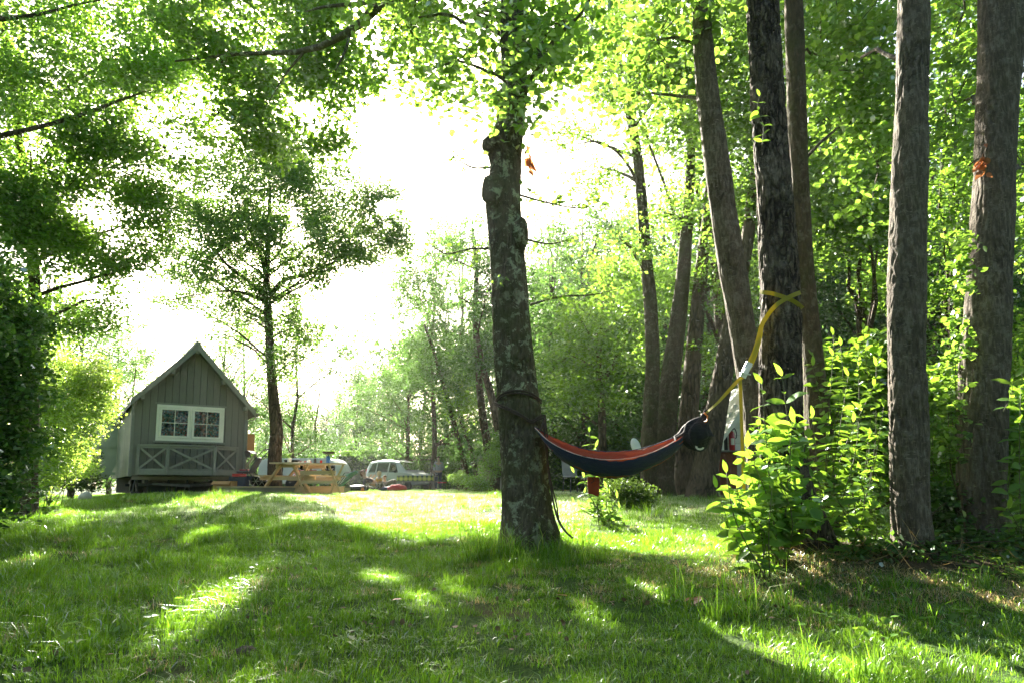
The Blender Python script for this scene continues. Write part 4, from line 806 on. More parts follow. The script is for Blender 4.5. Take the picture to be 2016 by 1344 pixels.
for px, Y, top, v, w in ((1400,26,300,3,1),(1460,32,320,0,1),(1540,28,250,4,1),(1600,36,330,1,1.1),(1660,42,380,2,1.1),(1730,30,200,0,1),(1800,38,260,3,1.1),(1860,26,150,1,1),(1930,34,220,4,1.1),(2000,28,150,2,1),(2070,34,200,0,1.1),(1690,52,480,3,1.2),(1760,50,430,1,1.2),(1850,50,420,4,1.2),(1580,50,430,2,1.2),(1500,46,400,3,1.2)):
    spec.append((px,Y,top,v,w,'tree in the deep wood behind the right hand trunks','trees behind the right hand trunks'))
ORD = 'leftmost,second,third,fourth,fifth,sixth,seventh,eighth,ninth,tenth,eleventh,twelfth,thirteenth,fourteenth,fifteenth,sixteenth'.split(',')
for s in spec:
    row = sorted(q[0] for q in spec if q[6] == s[6]); i = row.index(s[0]); w = 'rightmost' if i == len(row)-1 else ORD[i]+('' if i == 0 else ' from the left')
    far_tree(s[0], s[1], s[2], s[3], s[5]+', '+w, s[6], s[4])
# nearer leafy trees that close the upper right
for i, (px, Y, w, lob, lm, n, lab) in enumerate((
    (1560,17,30,[L(1560,60,12,110,100,1.4),L(1620,200,12,110,90,1.4),L(1560,330,13,100,90,1.3),L(1620,420,13,100,80,1.3),L(1500,60,13,90,100,1.3),L(1570,500,15,80,60,1.2)],'leaf_light',9500,'leafy tree behind the thin brown trunk'),
    (1700,15,26,[L(1690,80,11,110,100,1.3),L(1720,220,11,100,90,1.2),L(1680,330,11,100,80,1.2),L(1720,430,12,90,70,1.2),L(1650,460,13,70,50,1.1),L(1750,540,14,70,60,1.1)],'leaf_light',9500,'leafy tree filling the gap left of the grey trunk'),
    (1875,16,28,[L(1870,80,11,100,110,1.3),L(1860,230,12,90,90,1.3),L(1880,360,12,90,80,1.2),L(1860,480,13,80,70,1.2),L(1850,600,14,70,60,1.1),L(2000,480,13,80,110,1.2),L(2010,260,12,80,120,1.2)],'leaf_alder',11000,'leafy tree between the grey trunk and the rightmost trunk'),
    (1420,18,26,[L(1450,60,12,90,90,1.3),L(1400,240,13,90,90,1.3),L(1330,100,12,100,90,1.3),L(1440,440,14,60,80,1.1),L(1230,140,12,90,80,1.2)],'leaf_light',9000,'leafy tree behind the leaning trunk'),
    (1180,17,20,[L(1150,640,16,80,50,1.2),L(1200,560,16,90,50,1.2),L(1120,700,17,70,50,1.1),L(1230,700,16,70,50,1.1),L(1180,770,17,80,50,1.1),L(1250,620,15,70,40,1),L(1320,560,16,50,60,1),L(1110,790,18,60,50,1.1)],'leaf_light',13000,'low sunlit tree between the middle trunk and the row of stout trunks'))):
    tree('leafy_tree', lab, [(px,965,w,Y),(px+8,800,w*.9,Y),(px-4,600,w*.8,Y),(px+4,400,w*.6,Y),(px,150,w*.4,Y)] if i < 4 else [(px,965,w,Y),(px+6,850,w*.8,Y),(px,700,w*.6,Y),(px+10,580,w*.3,Y)], lob, M['bark_far'], M[lm], n, .10 if i < 4 else .085, seg=14, seed=50+i, spread=.32, gap=-.1, twigs=6, tmpl=T_NEAR)
def far_wood():
    r = np.random.default_rng(4); n = 26000; x = r.uniform(-120, 120, n); y = r.uniform(92, 104, n)
    top = 7+3.5*np.sin(x*.11)+2*np.sin(x*.29+1)+1.5*np.sin(x*.67); z = .8+top*r.uniform(0,1,n)**.8
    V, F, k = leaves(np.column_stack([x,y,z]), .9, T_FAR, 1.1, r); me = mesh_from('far_wood', (V, F), M['leaf_far']); face_attr(me, np.repeat(np.clip(.45+.3*lump(np.column_stack([x,y,z]),.3)+r.normal(0,.12,n),0,.93), k)); NTRI[0] += len(F)
    o = bpy.data.objects.new('far_wood', me); COL.objects.link(o); tag(o, 'pale far off wood closing the view beyond the field', 'wood', kind='stuff')
far_wood()
# clipped hedges
def hedge(name, label, x0, x1, Y0, Y1, top0, top1, depth, ls, n):
    a = P(x0, 959, Y0); b = P(x1, 959, Y1); za, zb = Zat(top0, Y0), Zat(top1, Y1); t = Thing(name, (a[0], a[1], .78), label, 'hedge')
    r = np.random.default_rng(int(x0)); d = (b-a)[:2]; L_ = np.linalg.norm(d); d /= L_; nn = np.array([-d[1], d[0]])
    s = r.uniform(0, L_, n); k = r.integers(0, 3, n); top = (za+(zb-za)*s/L_); off = np.where(k == 0, r.uniform(0, depth, n), np.where(k == 1, 0, depth)); z = np.where(k == 0, top, r.uniform(.75, 1, n)*0+r.uniform(0,1,n)*(top-.8)+.8)
    off = off + r.normal(0,.05,n); z = z + r.normal(0,.05,n); pts = np.column_stack([a[0]+d[0]*s+nn[0]*off, a[1]+d[1]*s+nn[1]*off, z])
    V, F, kk = leaves(pts, ls, T_FAR, 1.2, r); me = mesh_from('foliage', (V-t.loc, F), M['leaf_hedge']); face_attr(me, np.repeat(r.uniform(.2,.9,n), kk)); t.link('foliage', me, kind='stuff'); NTRI[0] += len(F)
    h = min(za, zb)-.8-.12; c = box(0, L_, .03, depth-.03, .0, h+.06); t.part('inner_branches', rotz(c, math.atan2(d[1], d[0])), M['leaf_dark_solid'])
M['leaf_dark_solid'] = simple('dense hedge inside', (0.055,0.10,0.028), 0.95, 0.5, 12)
def rear_wood():
    r = np.random.default_rng(44); n = 16000; a = r.uniform(math.radians(150), math.radians(390), n); rad = r.uniform(13, 19, n)+2*np.sin(a*5); z = 12*r.uniform(0,1,n)**.7+1.2*np.sin(a*11)
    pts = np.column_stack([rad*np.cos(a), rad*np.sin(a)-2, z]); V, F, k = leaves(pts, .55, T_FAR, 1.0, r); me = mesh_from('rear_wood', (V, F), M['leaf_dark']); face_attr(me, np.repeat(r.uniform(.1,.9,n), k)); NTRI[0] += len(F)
    o = bpy.data.objects.new('rear_wood', me); COL.objects.link(o); tag(o, 'belt of trees enclosing the near side of the clearing', 'wood', kind='stuff')
rear_wood()
hedge('clipped_hedge', 'long clipped hedge closing the camping field at the back', 400, 1060, 44, 46, 893, 882, 1.2, .10, 42000)
hedge('clipped_hedge', 'darker clipped hedge stretching behind the hammock', 1040, 1500, 24, 26, 868, 872, 1.2, .11, 22000)
bush('clipped_bush', 'pale box shaped bush behind the standing man', [L(833,922,41,16,14,1),L(858,921,41,16,14,1),L(846,917,41,20,12,1)], 4500, .12, M['leaf_hedge'], stems=0, gap=-1)

# ================================================================== CABIN ON ITS TRAILER
def build_cabin():
    TH = math.radians(33); o = P(258, 935, 17.0); gz = .71
    cab = Thing('tiny_cabin', (o[0], o[1], gz), 'grey boarded tiny cabin with steep gable and white window on a trailer', 'cabin', rz=TH)
    W = 2.62; LEN = 8.6; PX = 1.33
    zf = Zat(935, 17.0)-gz; ze = Zat(787, 17.0)-gz; zp = Zat(689, 17.7)-gz; zer = ze-.02
    def roofz(x): return ze+(zp-ze)*x/PX if x <= PX else zp+(zer-zp)*(x-PX)/(W-PX)
    # core behind the boards
    core = prism([(.02, zf+.02), (W-.02, zf+.02), (W-.02, zer-.03), (PX, zp-.06), (.02, ze-.03)], .03, LEN)
    cab.part('wall_core', core, M['black'])
    x = 0.0; bw = W/16
    for i in range(16):
        x0, x1 = i*bw+.005, (i+1)*bw-.005; pts = [(x0, zf), (x1, zf), (x1, roofz(x1)-.01)] + ([(PX, zp-.01)] if x0 < PX < x1 else []) + [(x0, roofz(x0)-.01)]
        cab.part('siding_board', prism(pts, random.uniform(-.002,.002), .028), M['cabin_grey'])
    for xx in (-.035, W+.035): cab.part('corner_board', box(xx-.035, xx+.035, -.022, .07, zf-.02, ze-.05), M['cabin_trim'])
    # left long wall: narrow boards
    n = 52
    for i in range(n):
        y0 = .075+i*(LEN-.08)/n; cab.part('side_board', box(-.012, .019, y0+.004, y0+(LEN-.08)/n-.004, zf, ze-.02), M['cabin_side'])
    cab.part('side_wall', box(W-.018, W+.012, .075, LEN, zf, zer-.03), M['cabin_grey'])
    # roof
    ov = .12; y0r, y1r = -.30, LEN+.15
    sl = (zp-ze)/PX; sr = (zp-zer)/(W-PX); tk = .09
    cab.part('roof', prism([(-ov, ze-ov*sl), (PX, zp), (PX, zp+tk*1.35), (-ov, ze-ov*sl+tk)], y0r, y1r), M['roof'])
    cab.part('roof', prism([(PX+.001, zp), (W+.2, zer-.2*sr), (W+.2, zer-.2*sr+tk), (PX+.001, zp+tk*1.35)], y0r, y1r), M['roof'])
    cab.part('bargeboard', prism([(-ov-.01, ze-ov*sl-.05), (PX, zp-.05), (PX, zp+tk*1.35+.02), (-ov-.01, ze-ov*sl+tk+.02)], y0r-.028, y0r-.002), M['cabin_trim'])
    cab.part('bargeboard', prism([(PX+.001, zp-.05), (W+.21, zer-.2*sr-.05), (W+.21, zer-.2*sr+tk+.02), (PX+.001, zp+tk*1.35+.02)], y0r-.028, y0r-.002), M['cabin_trim'])
    cab.part('ridge_cap', box(PX-.06, PX+.06, y0r-.04, y1r+.02, zp+tk*1.2, zp+tk*1.35+.06), M['cabin_trim'])
    for xx in (.13, .78, PX, 2.0, W-.02):
        z = roofz(min(max(xx,0),W)); cab.part('purlin_end', box(xx-.04, xx+.04, y0r+.002, -.003, z-.13, z-.02), M['cabin_trim'])
    # gutter and downpipe on the right
    ex = W+.2; ez = zer-.2*sr
    cab.part('gutter', tube([(ex+.05, y0r, ez+.02), (ex+.05, y1r, ez+.02)], .05, 8), M['roof'], smooth=True)
    cab.part('downpipe', tube([(ex+.05, -.2, ez), (ex+.03, -.16, ez-.10), (W+.06, -.06, ez-.16), (W+.06, -.05, zf)], .022, 8), M['cabin_trim'], smooth=True)
    # window
    wx0, wx1 = .485, 2.09; wz0, wz1 = Zat(866, 17.26)-gz, Zat(795, 17.26)-gz
    fr = cab.part('window', join(box(wx0, wx1, -.05, -.004, wz1-.07, wz1), box(wx0, wx1, -.05, -.004, wz0, wz0+.07), box(wx0, wx0+.06, -.05, -.004, wz0+.071, wz1-.071), box(wx1-.06, wx1, -.05, -.004, wz0+.071, wz1-.071),
                 box((wx0+wx1)/2-.02, (wx0+wx1)/2+.02, -.05, -.004, wz0+.071, wz1-.071)), M['white_paint'])
    cab.part('window_trim', box(wx0-.05, wx1+.05, -.035, -.006, wz1+.003, wz1+.05), M['cabin_trim']); cab.part('window_trim', box(wx0-.05, wx1+.05, -.06, -.006, wz0-.05, wz0-.003), M['cabin_trim'])
    for a, b in ((wx0+.065, (wx0+wx1)/2-.025), ((wx0+wx1)/2+.025, wx1-.065)):
        z0, z1 = wz0+.075, wz1-.075; s = .055
        cab.part('sash', join(box(a, b, -.062, -.01, z1-s, z1), box(a, b, -.062, -.01, z0, z0+s), box(a, a+s, -.062, -.01, z0+s+.001, z1-s-.001), box(b-s, b, -.062, -.01, z0+s+.001, z1-s-.001)), M['white_paint'], fr)
        cx, cz = (a+b)/2, (z0+z1)/2
        cab.part('muntin', box(cx-.008, cx+.008, -.05, -.036, z0+s, z1-s), M['white_paint'], fr); cab.part('muntin', box(a+s, b-s, -.048, -.038, cz-.008, cz+.008), M['white_paint'], fr)
        for u0, u1 in ((a+s, cx-.009), (cx+.009, b-s)):
            for v0, v1 in ((z0+s, cz-.009), (cz+.009, z1-s)): cab.part('pane', box(u0, u1, -.044, -.041, v0, v1), M['glass'], fr)
        # curtain: gently waved sheet
        xs = np.linspace(a+s-.01, b-s+.01, 30); V = [(q, -.022+.006*math.sin(q*60), z) for z in (z0+.04, z1-.04) for q in xs]; F = [(i, i+1, i+31, i+30) for i in range(29)]
        cab.part('curtain', (np.array(V), F), M['curtain'], fr)
        cab.part('hinge', box(a-.02 if a < 1 else b-.01, a+.01 if a < 1 else b+.02, -.068, -.0625, z1-.16, z1-.06), M['white_paint'], fr)
    # balustrade of crossed braces
    zt, zb = Zat(875, 17.1)-gz, Zat(929, 17.1)-gz; B = [(.12,-.03), (.75,-.36), (1.85,-.36), (2.46,-.03)]
    rl = cab.part('balustrade', join(*[beam((*B[i], zt), (*B[i+1], zt), .075, .035) for i in range(3)]), M['cabin_trim'])
    for i in range(3):
        a, b = np.array(B[i]), np.array(B[i+1]); d = (b-a)/np.linalg.norm(b-a)
        cab.part('rail', beam((*(a+d*.02), zt-.05), (*(b-d*.02), zt-.05), .03, .06), M['cabin_trim'], rl)
        cab.part('rail', beam((*(a+d*.01), zb+.075), (*(b-d*.01), zb+.075), .03, .04), M['cabin_trim'], rl)
        cab.part('apron', beam((*a, zb), (*b, zb), .028, .11), M['cabin_trim'], rl)
        nrm = np.array([d[1], -d[0]])*.012
        cab.part('brace', beam((*(a+d*.05+nrm), zb+.10), (*(b-d*.05+nrm), zt-.08), .02, .05), M['cabin_trim'], rl)
        cab.part('brace', beam((*(a+d*.05-nrm), zt-.08), (*(b-d*.05-nrm), zb+.10), .02, .05), M['cabin_trim'], rl)
    for q in B: cab.part('post', box(q[0]-.035, q[0]+.035, q[1]-.035, q[1]+.035, zb-.05, zt-.018), M['cabin_trim'], rl)
    cab.part('bay_floor', prism([(0,0),(1,0),(1,1),(0,1)], 0, 1) if False else (np.array([(*q, z) for z in (zb-.05, zb-.02) for q in B]), [(3,2,1,0),(4,5,6,7),(0,1,5,4),(1,2,6,5),(2,3,7,6),(3,0,4,7)]), M['cabin_trim'], rl)
    # trailer
    cab.part('floor_beam', box(.02, W-.02, .02, .12, zf-.10, zf-.012), M['old_wood'])
    for xx in (.35, W-.35): cab.part('chassis_rail', box(xx-.04, xx+.04, .1, LEN, zf-.18, zf-.105), M['dark_metal'])
    for yy in (.25, 1.2, 2.9, 5.0): cab.part('cross_member', box(.2, W-.2, yy-.03, yy+.03, zf-.26, zf-.185), M['dark_metal'])
    R_ = .19
    for yy in (1.0, 3.1):
        for xx in (.28, W-.28):
            w = cab.part('wheel', move(rotax(lathe([(R_*.55,-.08),(R_*.95,-.08),(R_,-.05),(R_,.05),(R_*.95,.08),(R_*.55,.08)], 20), (0,1,0), math.pi/2), (xx, yy, R_)), M['black'], smooth=False)
            cab.part('rim', move(rotax(lathe([(.02,-.06),(R_*.54,-.05),(R_*.54,.05),(.02,.06)], 14), (0,1,0), math.pi/2), (xx, yy, R_)), M['steel'], w)
        cab.part('axle', tube([(.3, yy, R_), (W-.3, yy, R_)], .03, 8), M['dark_metal'])
    for xx, yy in ((.12,.2), (1.3,.15), (2.1,.2), (.9,.5)):
        cab.part('support_jack', join(box(xx-.10, xx+.10, yy-.10, yy+.10, 0, .04), tube([(xx-.06,yy,.04),(xx,yy,zf-.1)], .018, 6), tube([(xx+.06,yy,.04),(xx,yy,zf-.1)], .018, 6)), M['dark_metal'])
    cab.part('tow_frame', join(beam((.5,.1,zf-.2), (1.3,-.5,zf-.26), .06, .06), beam((W-.5,.1,zf-.2), (1.3,-.5,zf-.26), .06, .06)), M['dark_metal'])
    cab.part('storage_box', box(1.1, 1.9, .5, 1.0, .0, .24), M['black']); cab.part('storage_box', box(.45, 1.0, .7, 1.2, .0, .20), M['denim']); cab.part('storage_box', box(2.0, 2.5, .9, 1.5, .0, .26), M['old_wood']); cab.part('rear_skirt', box(0, W, 5.6, 5.65, -.02, zf), M['old_wood'])
    # open stable door with a heart cut out, hinged at the far left
    yy = 6.0; xd0, xd1 = -.66, -.03; z0, z1 = zf-.02, ze-.22; hz = z0+(z1-z0)*.80; hx = -.33; n = 28
    H = [(hx+.085*(16*math.sin(t)**3)/16, hz+.085*(13*math.cos(t)-5*math.cos(2*t)-2*math.cos(3*t)-math.cos(4*t))/16) for t in np.linspace(0, 2*math.pi, n, endpoint=False)]
    def outer(p):
        dx, dz = p[0]-hx, p[1]-hz; s = min((((xd1-hx) if dx > 0 else (hx-xd0)-0)/max(abs(dx),1e-5)), (((z1-hz) if dz > 0 else (hz-z0))/max(abs(dz),1e-5))); return (hx+dx*s, hz+dz*s)
    O_ = [outer(p) for p in H]; V = [(x, y, z) for y in (yy, yy+.035) for x, z in H+O_]; F = []
    for i in range(n):
        j = (i+1) % n; F += [(i, j, n+j, n+i), (2*n+j, 2*n+i, 3*n+i, 3*n+j), (i, 2*n+i, 2*n+j, j), (n+i, n+j, 3*n+j, 3*n+i)]
    crn = []
    dr = cab.part('door', (np.array(V), F), M['pale_green'])
    for zz in (z0+.12, hz-.35): cab.part('ledge', box(xd0+.02, xd1-.02, yy-.028, yy-.002, zz, zz+.09), M['pale_green'], dr)
    cab.part('latch', box(xd0+.03, xd0+.09, yy-.05, yy-.03, hz-.45, hz-.36), M['dark_metal'], dr)
    # porch on the right side: railing and a wooden box on a post
    cab.part('porch_rail', join(box(W+.05, W+.55, .9, .95, zf+.66, zf+.72), box(W+.05, W+.10, .9, .95, zf-.1, zf+.66), box(W+.5, W+.55, .9, .95, zf-.3, zf+.66), beam((W+.1,.93,zf), (W+.5,.93,zf+.62), .03, .05), beam((W+.1,.90,zf+.62), (W+.5,.90,zf), .03, .05)), M['old_wood'])
    cab.part('wooden_locker', box(W+.07, W+.50, 1.0, 1.4, zf+.74, zf+1.22), M['orange_ply'], bevel=.01)
build_cabin()

# ================================================================== DECK, TABLES, CAMP THINGS
def gp(px, Y): return on_ground(px, Y)
def mpx(Y): return Y/FPX
def deck():
    a = gp(428, 16.6); b = gp(677, 17.1); t = Thing('wooden_deck', a, 'low timber deck with a grey and tan front board beside the cabin', 'deck'); d = b-a; L_ = np.linalg.norm(d[:2]); ang = math.atan2(d[1], d[0])
    t.o.rotation_euler = (0,0,ang); t.rz = 0; h = .15
    cut = L_*.62
    t.part('fascia_board', box(.0, cut-.01, 0, .03, -.05, h-.004), M['old_wood']); t.part('fascia_board', box(cut, L_, 0, .03, -.05, h-.004), M['pine'], label='newer tan fascia board')
    for i in range(16): t.part('deck_board', box(-.02, L_+.02, -.02+i*.145, .12+i*.145, h, h+.028), M['old_wood' if i else 'pine'])
    t.part('side_joist', box(L_-.03, L_-.001, .031, 2.2, -.05, h-.004), M['pine'])
deck()
def picnic_table(name, label, c, rz, L_=1.5, mat='pine', leg='pine_leg', h=.76, crossed=True):
    t = Thing(name, c, label, 'picnic table', rz=rz); W = .74
    for i in range(5): t.part('tabletop_plank', box(-L_/2, L_/2, -W/2+i*W/5+.004, -W/2+(i+1)*W/5-.004, h-.035, h), M[mat])
    for s in (-1, 1):
        for k in range(2): t.part('bench_plank', box(-L_/2, L_/2, s*(.58+k*.14)-.065, s*(.58+k*.14)+.065, .42, .455), M[mat])
        x = s*(L_/2-.24)
        t.part('cross_beam', box(x-.02, x+.02, -.80, .80, .33, .418), M[mat]); t.part('top_batten', box(x-.02, x+.02, -W/2+.03, W/2-.03, h-.12, h-.038), M[mat])
        for q in (-1, 1): t.part('leg', beam((x+s*.043, q*.72, .0), (x+s*.043, q*.16, h-.04), .04, .11, (1,0,0)), M[leg])
        t.part('brace', beam((x, 0, .37), (s*.12, 0, h-.05), .05, .04), M[leg])
    return t
c = gp(598, 17.2); c[2] += .10
TBL = picnic_table('picnic_table', 'new pine picnic table beside the cabin with camping stove on top', gp(592, 17.4), math.radians(72), 1.6)
# trestle with crossed legs at the right front of the pine table
def trestle():
    b = gp(625, 16.45); t = Thing('trestle_table', b, 'narrow pine serving table on crossed legs in front of the deck', 'table', rz=math.radians(3)); h = Zat(911, 16.45)-b[2]
    for i in range(3): t.part('tabletop_plank', box(-.75, .62, -.2+i*.13, -.075+i*.13, h-.03, h), M['pine'])
    for x in (-.42, .42):
        for s in (-1, 1): t.part('leg', beam((x-s*.15, s*.035, -.02), (x+s*.17, s*.035, h-.032), .035, .085, (0,1,0)), M['pine_leg'])
    t.part('stretcher', beam((-.42, 0, h*.40), (.42, 0, h*.40), .03, .07), M['pine']); t.part('stretcher', beam((-.42, 0, h*.70), (.42, 0, h*.70), .03, .09), M['pine'])
    return h
HT = trestle()
def on_trestle(px, py=911, Y=16.5): p = P(px, py, Y); p[2] = gp(625,16.45)[2]+HT+.002; return p
def stove():
    p = on_trestle(646); t = Thing('camping_stove', p, 'blue gas stove with a wide black pan on the right end of the table', 'camping stove')
    t.part('gas_canister', lathe([(.045,0),(.052,.01),(.052,.14),(.035,.165),(.02,.175)], 16), M['blue'], smooth=True); t.part('burner', lathe([(.02,.175),(.025,.2),(.05,.205),(.05,.215)], 12), M['dark_metal'])
    for i in range(3): a = i*2.09; t.part('pan_support', beam((.03*math.cos(a),.03*math.sin(a),.16), (.11*math.cos(a),.11*math.sin(a),.225), .008, .008), M['dark_metal'])
    t.part('pan', lathe([(.09,.226),(.13,.235),(.15,.275),(.155,.28),(.14,.272),(.12,.245)], 20), M['black'])
stove()
def plant_pot():
    p = P(570, 900, 16.9); p[2] = gp(592,17.4)[2]+.765; t = Thing('plant_pot', p, 'small leafy plant in a white pot on the left end of the picnic table', 'potted plant'); t.part('pot', lathe([(.045,0),(.06,.1),(.062,.105),(.05,.1)], 14), M['white_plastic'])
    for i in range(26):
        a = rng.uniform(0,6.28); place_leaf(t, K_LAU[i%4], p+np.array([rng.normal(0,.03), rng.normal(0,.03), .09+rng.uniform(0,.12)]), Vector((math.cos(a),math.sin(a),1.0)), Vector((0,0,1)), rng.uniform(.06,.12))
plant_pot()
def clutter():
    z = gp(592,17.4)[2]+.762
    p = P(575,900,17.2); solo('pan', (lambda g: (g[0]+np.array([p[0],p[1],z]), g[1]))(lathe([(.09,.0),(.17,.01),(.2,.07),(.19,.07),(.16,.02)], 18)), M['black'], 'wide black pan lying at the left of the picnic table', 'pan')
    p = P(600,900,17.2); solo('folded_cloth', (lambda g: (g[0]+np.array([p[0],p[1],z+.002]), g[1]))(join(box(-.14,.14,-.1,.1,0,.03), rotz(box(-.1,.16,-.08,.08,.032,.05), .3))), M['awning'], 'crumpled red and white cloth on the table', 'cloth')
    for i, (px, nm, col, hh, r) in enumerate(((608,'white drinking cup on the trestle table','white_plastic',.09,.035), (620,'dark jar on the trestle table','dark_metal',.11,.035), (632,'small red tin on the trestle table','red_fabric',.07,.03))):
        p = on_trestle(px); solo(('cup','jar','tin')[i], (lambda g: (g[0]+p, g[1]))(lathe([(r*.8,0),(r,.01),(r,hh*.85),(r*.8,hh)], 12)), M[col], nm, ('cup','jar','tin')[i])
    p = on_trestle(590); solo('newspaper', (lambda g: (g[0]+p, g[1]))(join(box(-.2,.12,-.12,.1,0,.008), rotz(box(-.15,.18,-.1,.1,.01,.016), .25))), M['white_plastic'], 'folded white papers spread on the trestle table', 'papers')
clutter()
def stroller():
    b = gp(486, 17.6); b[2] += .18; t = Thing('stroller', b, 'dark stroller with a red seat parked right of the cabin', 'stroller', rz=0)
    for x, y, r in ((.30,-.22,.13), (.30,.22,.13), (-.30,0,.10)):
        w = t.part('wheel', move(rotax(lathe([(r*.8,-.02),(r,-.018),(r,.018),(r*.8,.02),(r*.8,-.02)], 20), (1,0,0), math.pi/2), (x,y,r)), M['black'])
        t.part('spoke', join(*[beam((x,y,r), (x+r*.82*math.cos(a), y, r+r*.82*math.sin(a)), .008, .008, (0,1,0)) for a in np.linspace(0,6.28,7)[:-1]]), M['steel'], w)
    for y in (-.2,.2):
        t.part('frame_tube', tube([(.30,y,.13),(.05,y,.42),(.22,y,.66),(.46,y,.92)], .014, 8), M['dark_metal'], smooth=True); t.part('frame_tube', tube([(-.30,y*.3,.12),(.0,y,.38)], .014, 8), M['dark_metal'])
    t.part('handle', tube([(.46,-.2,.92),(.50,-.1,.95),(.50,.1,.95),(.46,.2,.92)], .016, 8), M['black'])
    t.part('seat', join(box(-.22,.1,-.18,.18,.34,.40), rotax(box(.08,.13,-.18,.18,.38,.78), (0,1,0), .5, (.1,0,.38))), M['grey_fabric'], bevel=.015); t.part('seat_pad', box(-.16,.06,-.15,.15,.402,.43), M['red_fabric'], bevel=.01)
    n=7; V=[]; F=[]
    for i in range(n):
        a = math.radians(20+i*16); V += [(.28-.34*math.sin(a)*.9, y, .55+.36*math.cos(a-1.0)) for y in (-.2,-.1,.1,.2)]
    for i in range(n-1):
        for j in range(3): q=i*4+j; F.append((q,q+1,q+5,q+4))
    t.part('canopy', (np.array(V), F), M['grey_fabric'], smooth=True); t.part('basket', box(-.1,.25,-.17,.17,.16,.26), M['denim'], bevel=.02)
stroller()
solo('cardboard_box', (lambda g: (g[0]+gp(445,16.9), g[1]))(join(box(-.24,.19,-.2,.2,.02,.30), rotax(box(-.24,.19,-.36,-.2,.29,.30), (1,0,0), .5, (0,-.2,.3)))), M['orange_ply'], 'tan wooden box by the right corner of the cabin', 'box')
solo('red_cushion', (lambda g: (g[0]+gp(470,17.3)+np.array([0,0,.42]), g[1]))(rotz(box(-.16,.16,-.1,.1,0,.07), .3)), M['red_fabric'], 'folded red cloth on the clutter beside the stroller', 'cloth')
solo('crate', (lambda g: (g[0]+gp(470,17.4)+np.array([0,0,.18]), g[1]))(join(box(-.2,.2,-.15,.15,0,.02), box(-.2,.2,-.15,-.13,.02,.24), box(-.2,.2,.13,.15,.02,.24), box(-.2,-.18,-.13,.13,.02,.24), box(.18,.2,-.13,.13,.02,.24))), M['denim'], 'dark crate under the red cloth by the stroller', 'crate')
solo('brick', (lambda g: (g[0]+gp(424,16.6), g[1]))(box(-.12,.1,-.06,.05,0,.09)), M['brick_red'], 'red brick under the tan wooden box', 'brick')
def deckchair():
    b = gp(682, 21.5); t = Thing('deckchair', b, 'green reclining camping chair right of the picnic table', 'deckchair', rz=0); s = mpx(21.5)
    def q(px, py, y=0): return np.array([(px-682)*s, y, (962.5-py)*s])
    for y in (-.28,.28):
        t.part('frame_tube', tube([q(657,953,y), q(664,951,y), q(682,925,y), q(699,922,y)], .014, 6), M['dark_metal'], smooth=True); t.part('leg', tube([q(660,962,y), q(684,930,y)], .012, 6), M['dark_metal']); t.part('leg', tube([q(654,961,y), q(694,934,y)], .012, 6), M['dark_metal'])
        t.part('leg', tube([q(664,952,y), q(672,962,y)], .012, 6), M['dark_metal'])
    a, bb, cc, d = q(657,952), q(665,955), q(686,934), q(700,923)
    pr = smoothline([a,bb,cc,d], 12); V = np.array([p+(0,y,0) for p in pr for y in (-.26,-.1,.1,.26)]+[p+(0,y,-.012) for p in pr for y in (-.26,-.1,.1,.26)])
    F = [(i*4+j, i*4+j+1, i*4+j+5, i*4+j+4) for i in range(11) for j in range(3)]; F += [tuple(48+v for v in f[::-1]) for f in F]
    t.part('sling', (V, F), M['green_mesh'], smooth=True); t.part('sling_head', rotax(box(-.28,.0,-.27,.27,-.01,.03), (0,1,0), -.12, (0,0,0)) if False else beam(q(684,931), q(700,921.5), .52, .035, (0,0,1)), M['green_mesh'])
deckchair()
def log_stool():
    b = gp(686, 20.5); t = Thing('log_stool', b, 'little tree stump stool beside the green camping chair', 'stool'); t.part('stump', lathe([(.07,0),(.065,.08),(.07,.13)], 12), M['old_wood']); t.part('seat', lathe([(.12,.13),(.125,.15),(.12,.19)], 14), M['old_wood'])
log_stool()
# white trailer caravan
def caravan():
    Y = 29.0; b = gp(585, Y); t = Thing('caravan', b, 'low white caravan with rounded end parked behind the picnic table', 'caravan', rz=math.radians(-4)); s = mpx(Y); h = Zat(901, Y)-b[2]; L_ = 80*s
    n = 14; prof = [(-L_, .32), (L_-.1, .32), (L_, .5)] + [(L_-.55+.55*math.cos(a), h-.65+.65*math.sin(a)) for a in np.linspace(0.0, math.pi/2, 7)] + [(-L_+.4-.4*math.sin(a), h-.4+.4*math.cos(a)) for a in np.linspace(0, math.pi/2, 6)]
    t.part('body', prism(prof, 0, 1.9), M['white_plastic'], bevel=.03)
    for x in (-.9, .35, 1.35):
        w = t.part('window', box(x-.32, x+.26, -.02, -.002, h-.72, h-.30), M['dark_metal']); t.part('pane', box(x-.28, x+.22, -.028, -.021, h-.68, h-.34), M['car_glass'], w)
    t.part('stripe', box(-L_+.05, L_-.05, -.012, -.002, h-.86, h-.80), M['steel'])
    for x in (-.2,): t.part('wheel', move(rotax(lathe([(.1,-.09),(.28,-.09),(.3,0),(.28,.09),(.1,.09)], 18), (1,0,0), math.pi/2), (x,-.02,.3)), M['black'])
caravan()
solo('striped_awning', (lambda g: (g[0]+P(602,925,26), g[1]))(rotax(box(-.42,.42,-.4,.0,0,.02), (1,0,0), .6)), M['awning'], 'red and white striped cloth seen between the table legs', 'cloth')

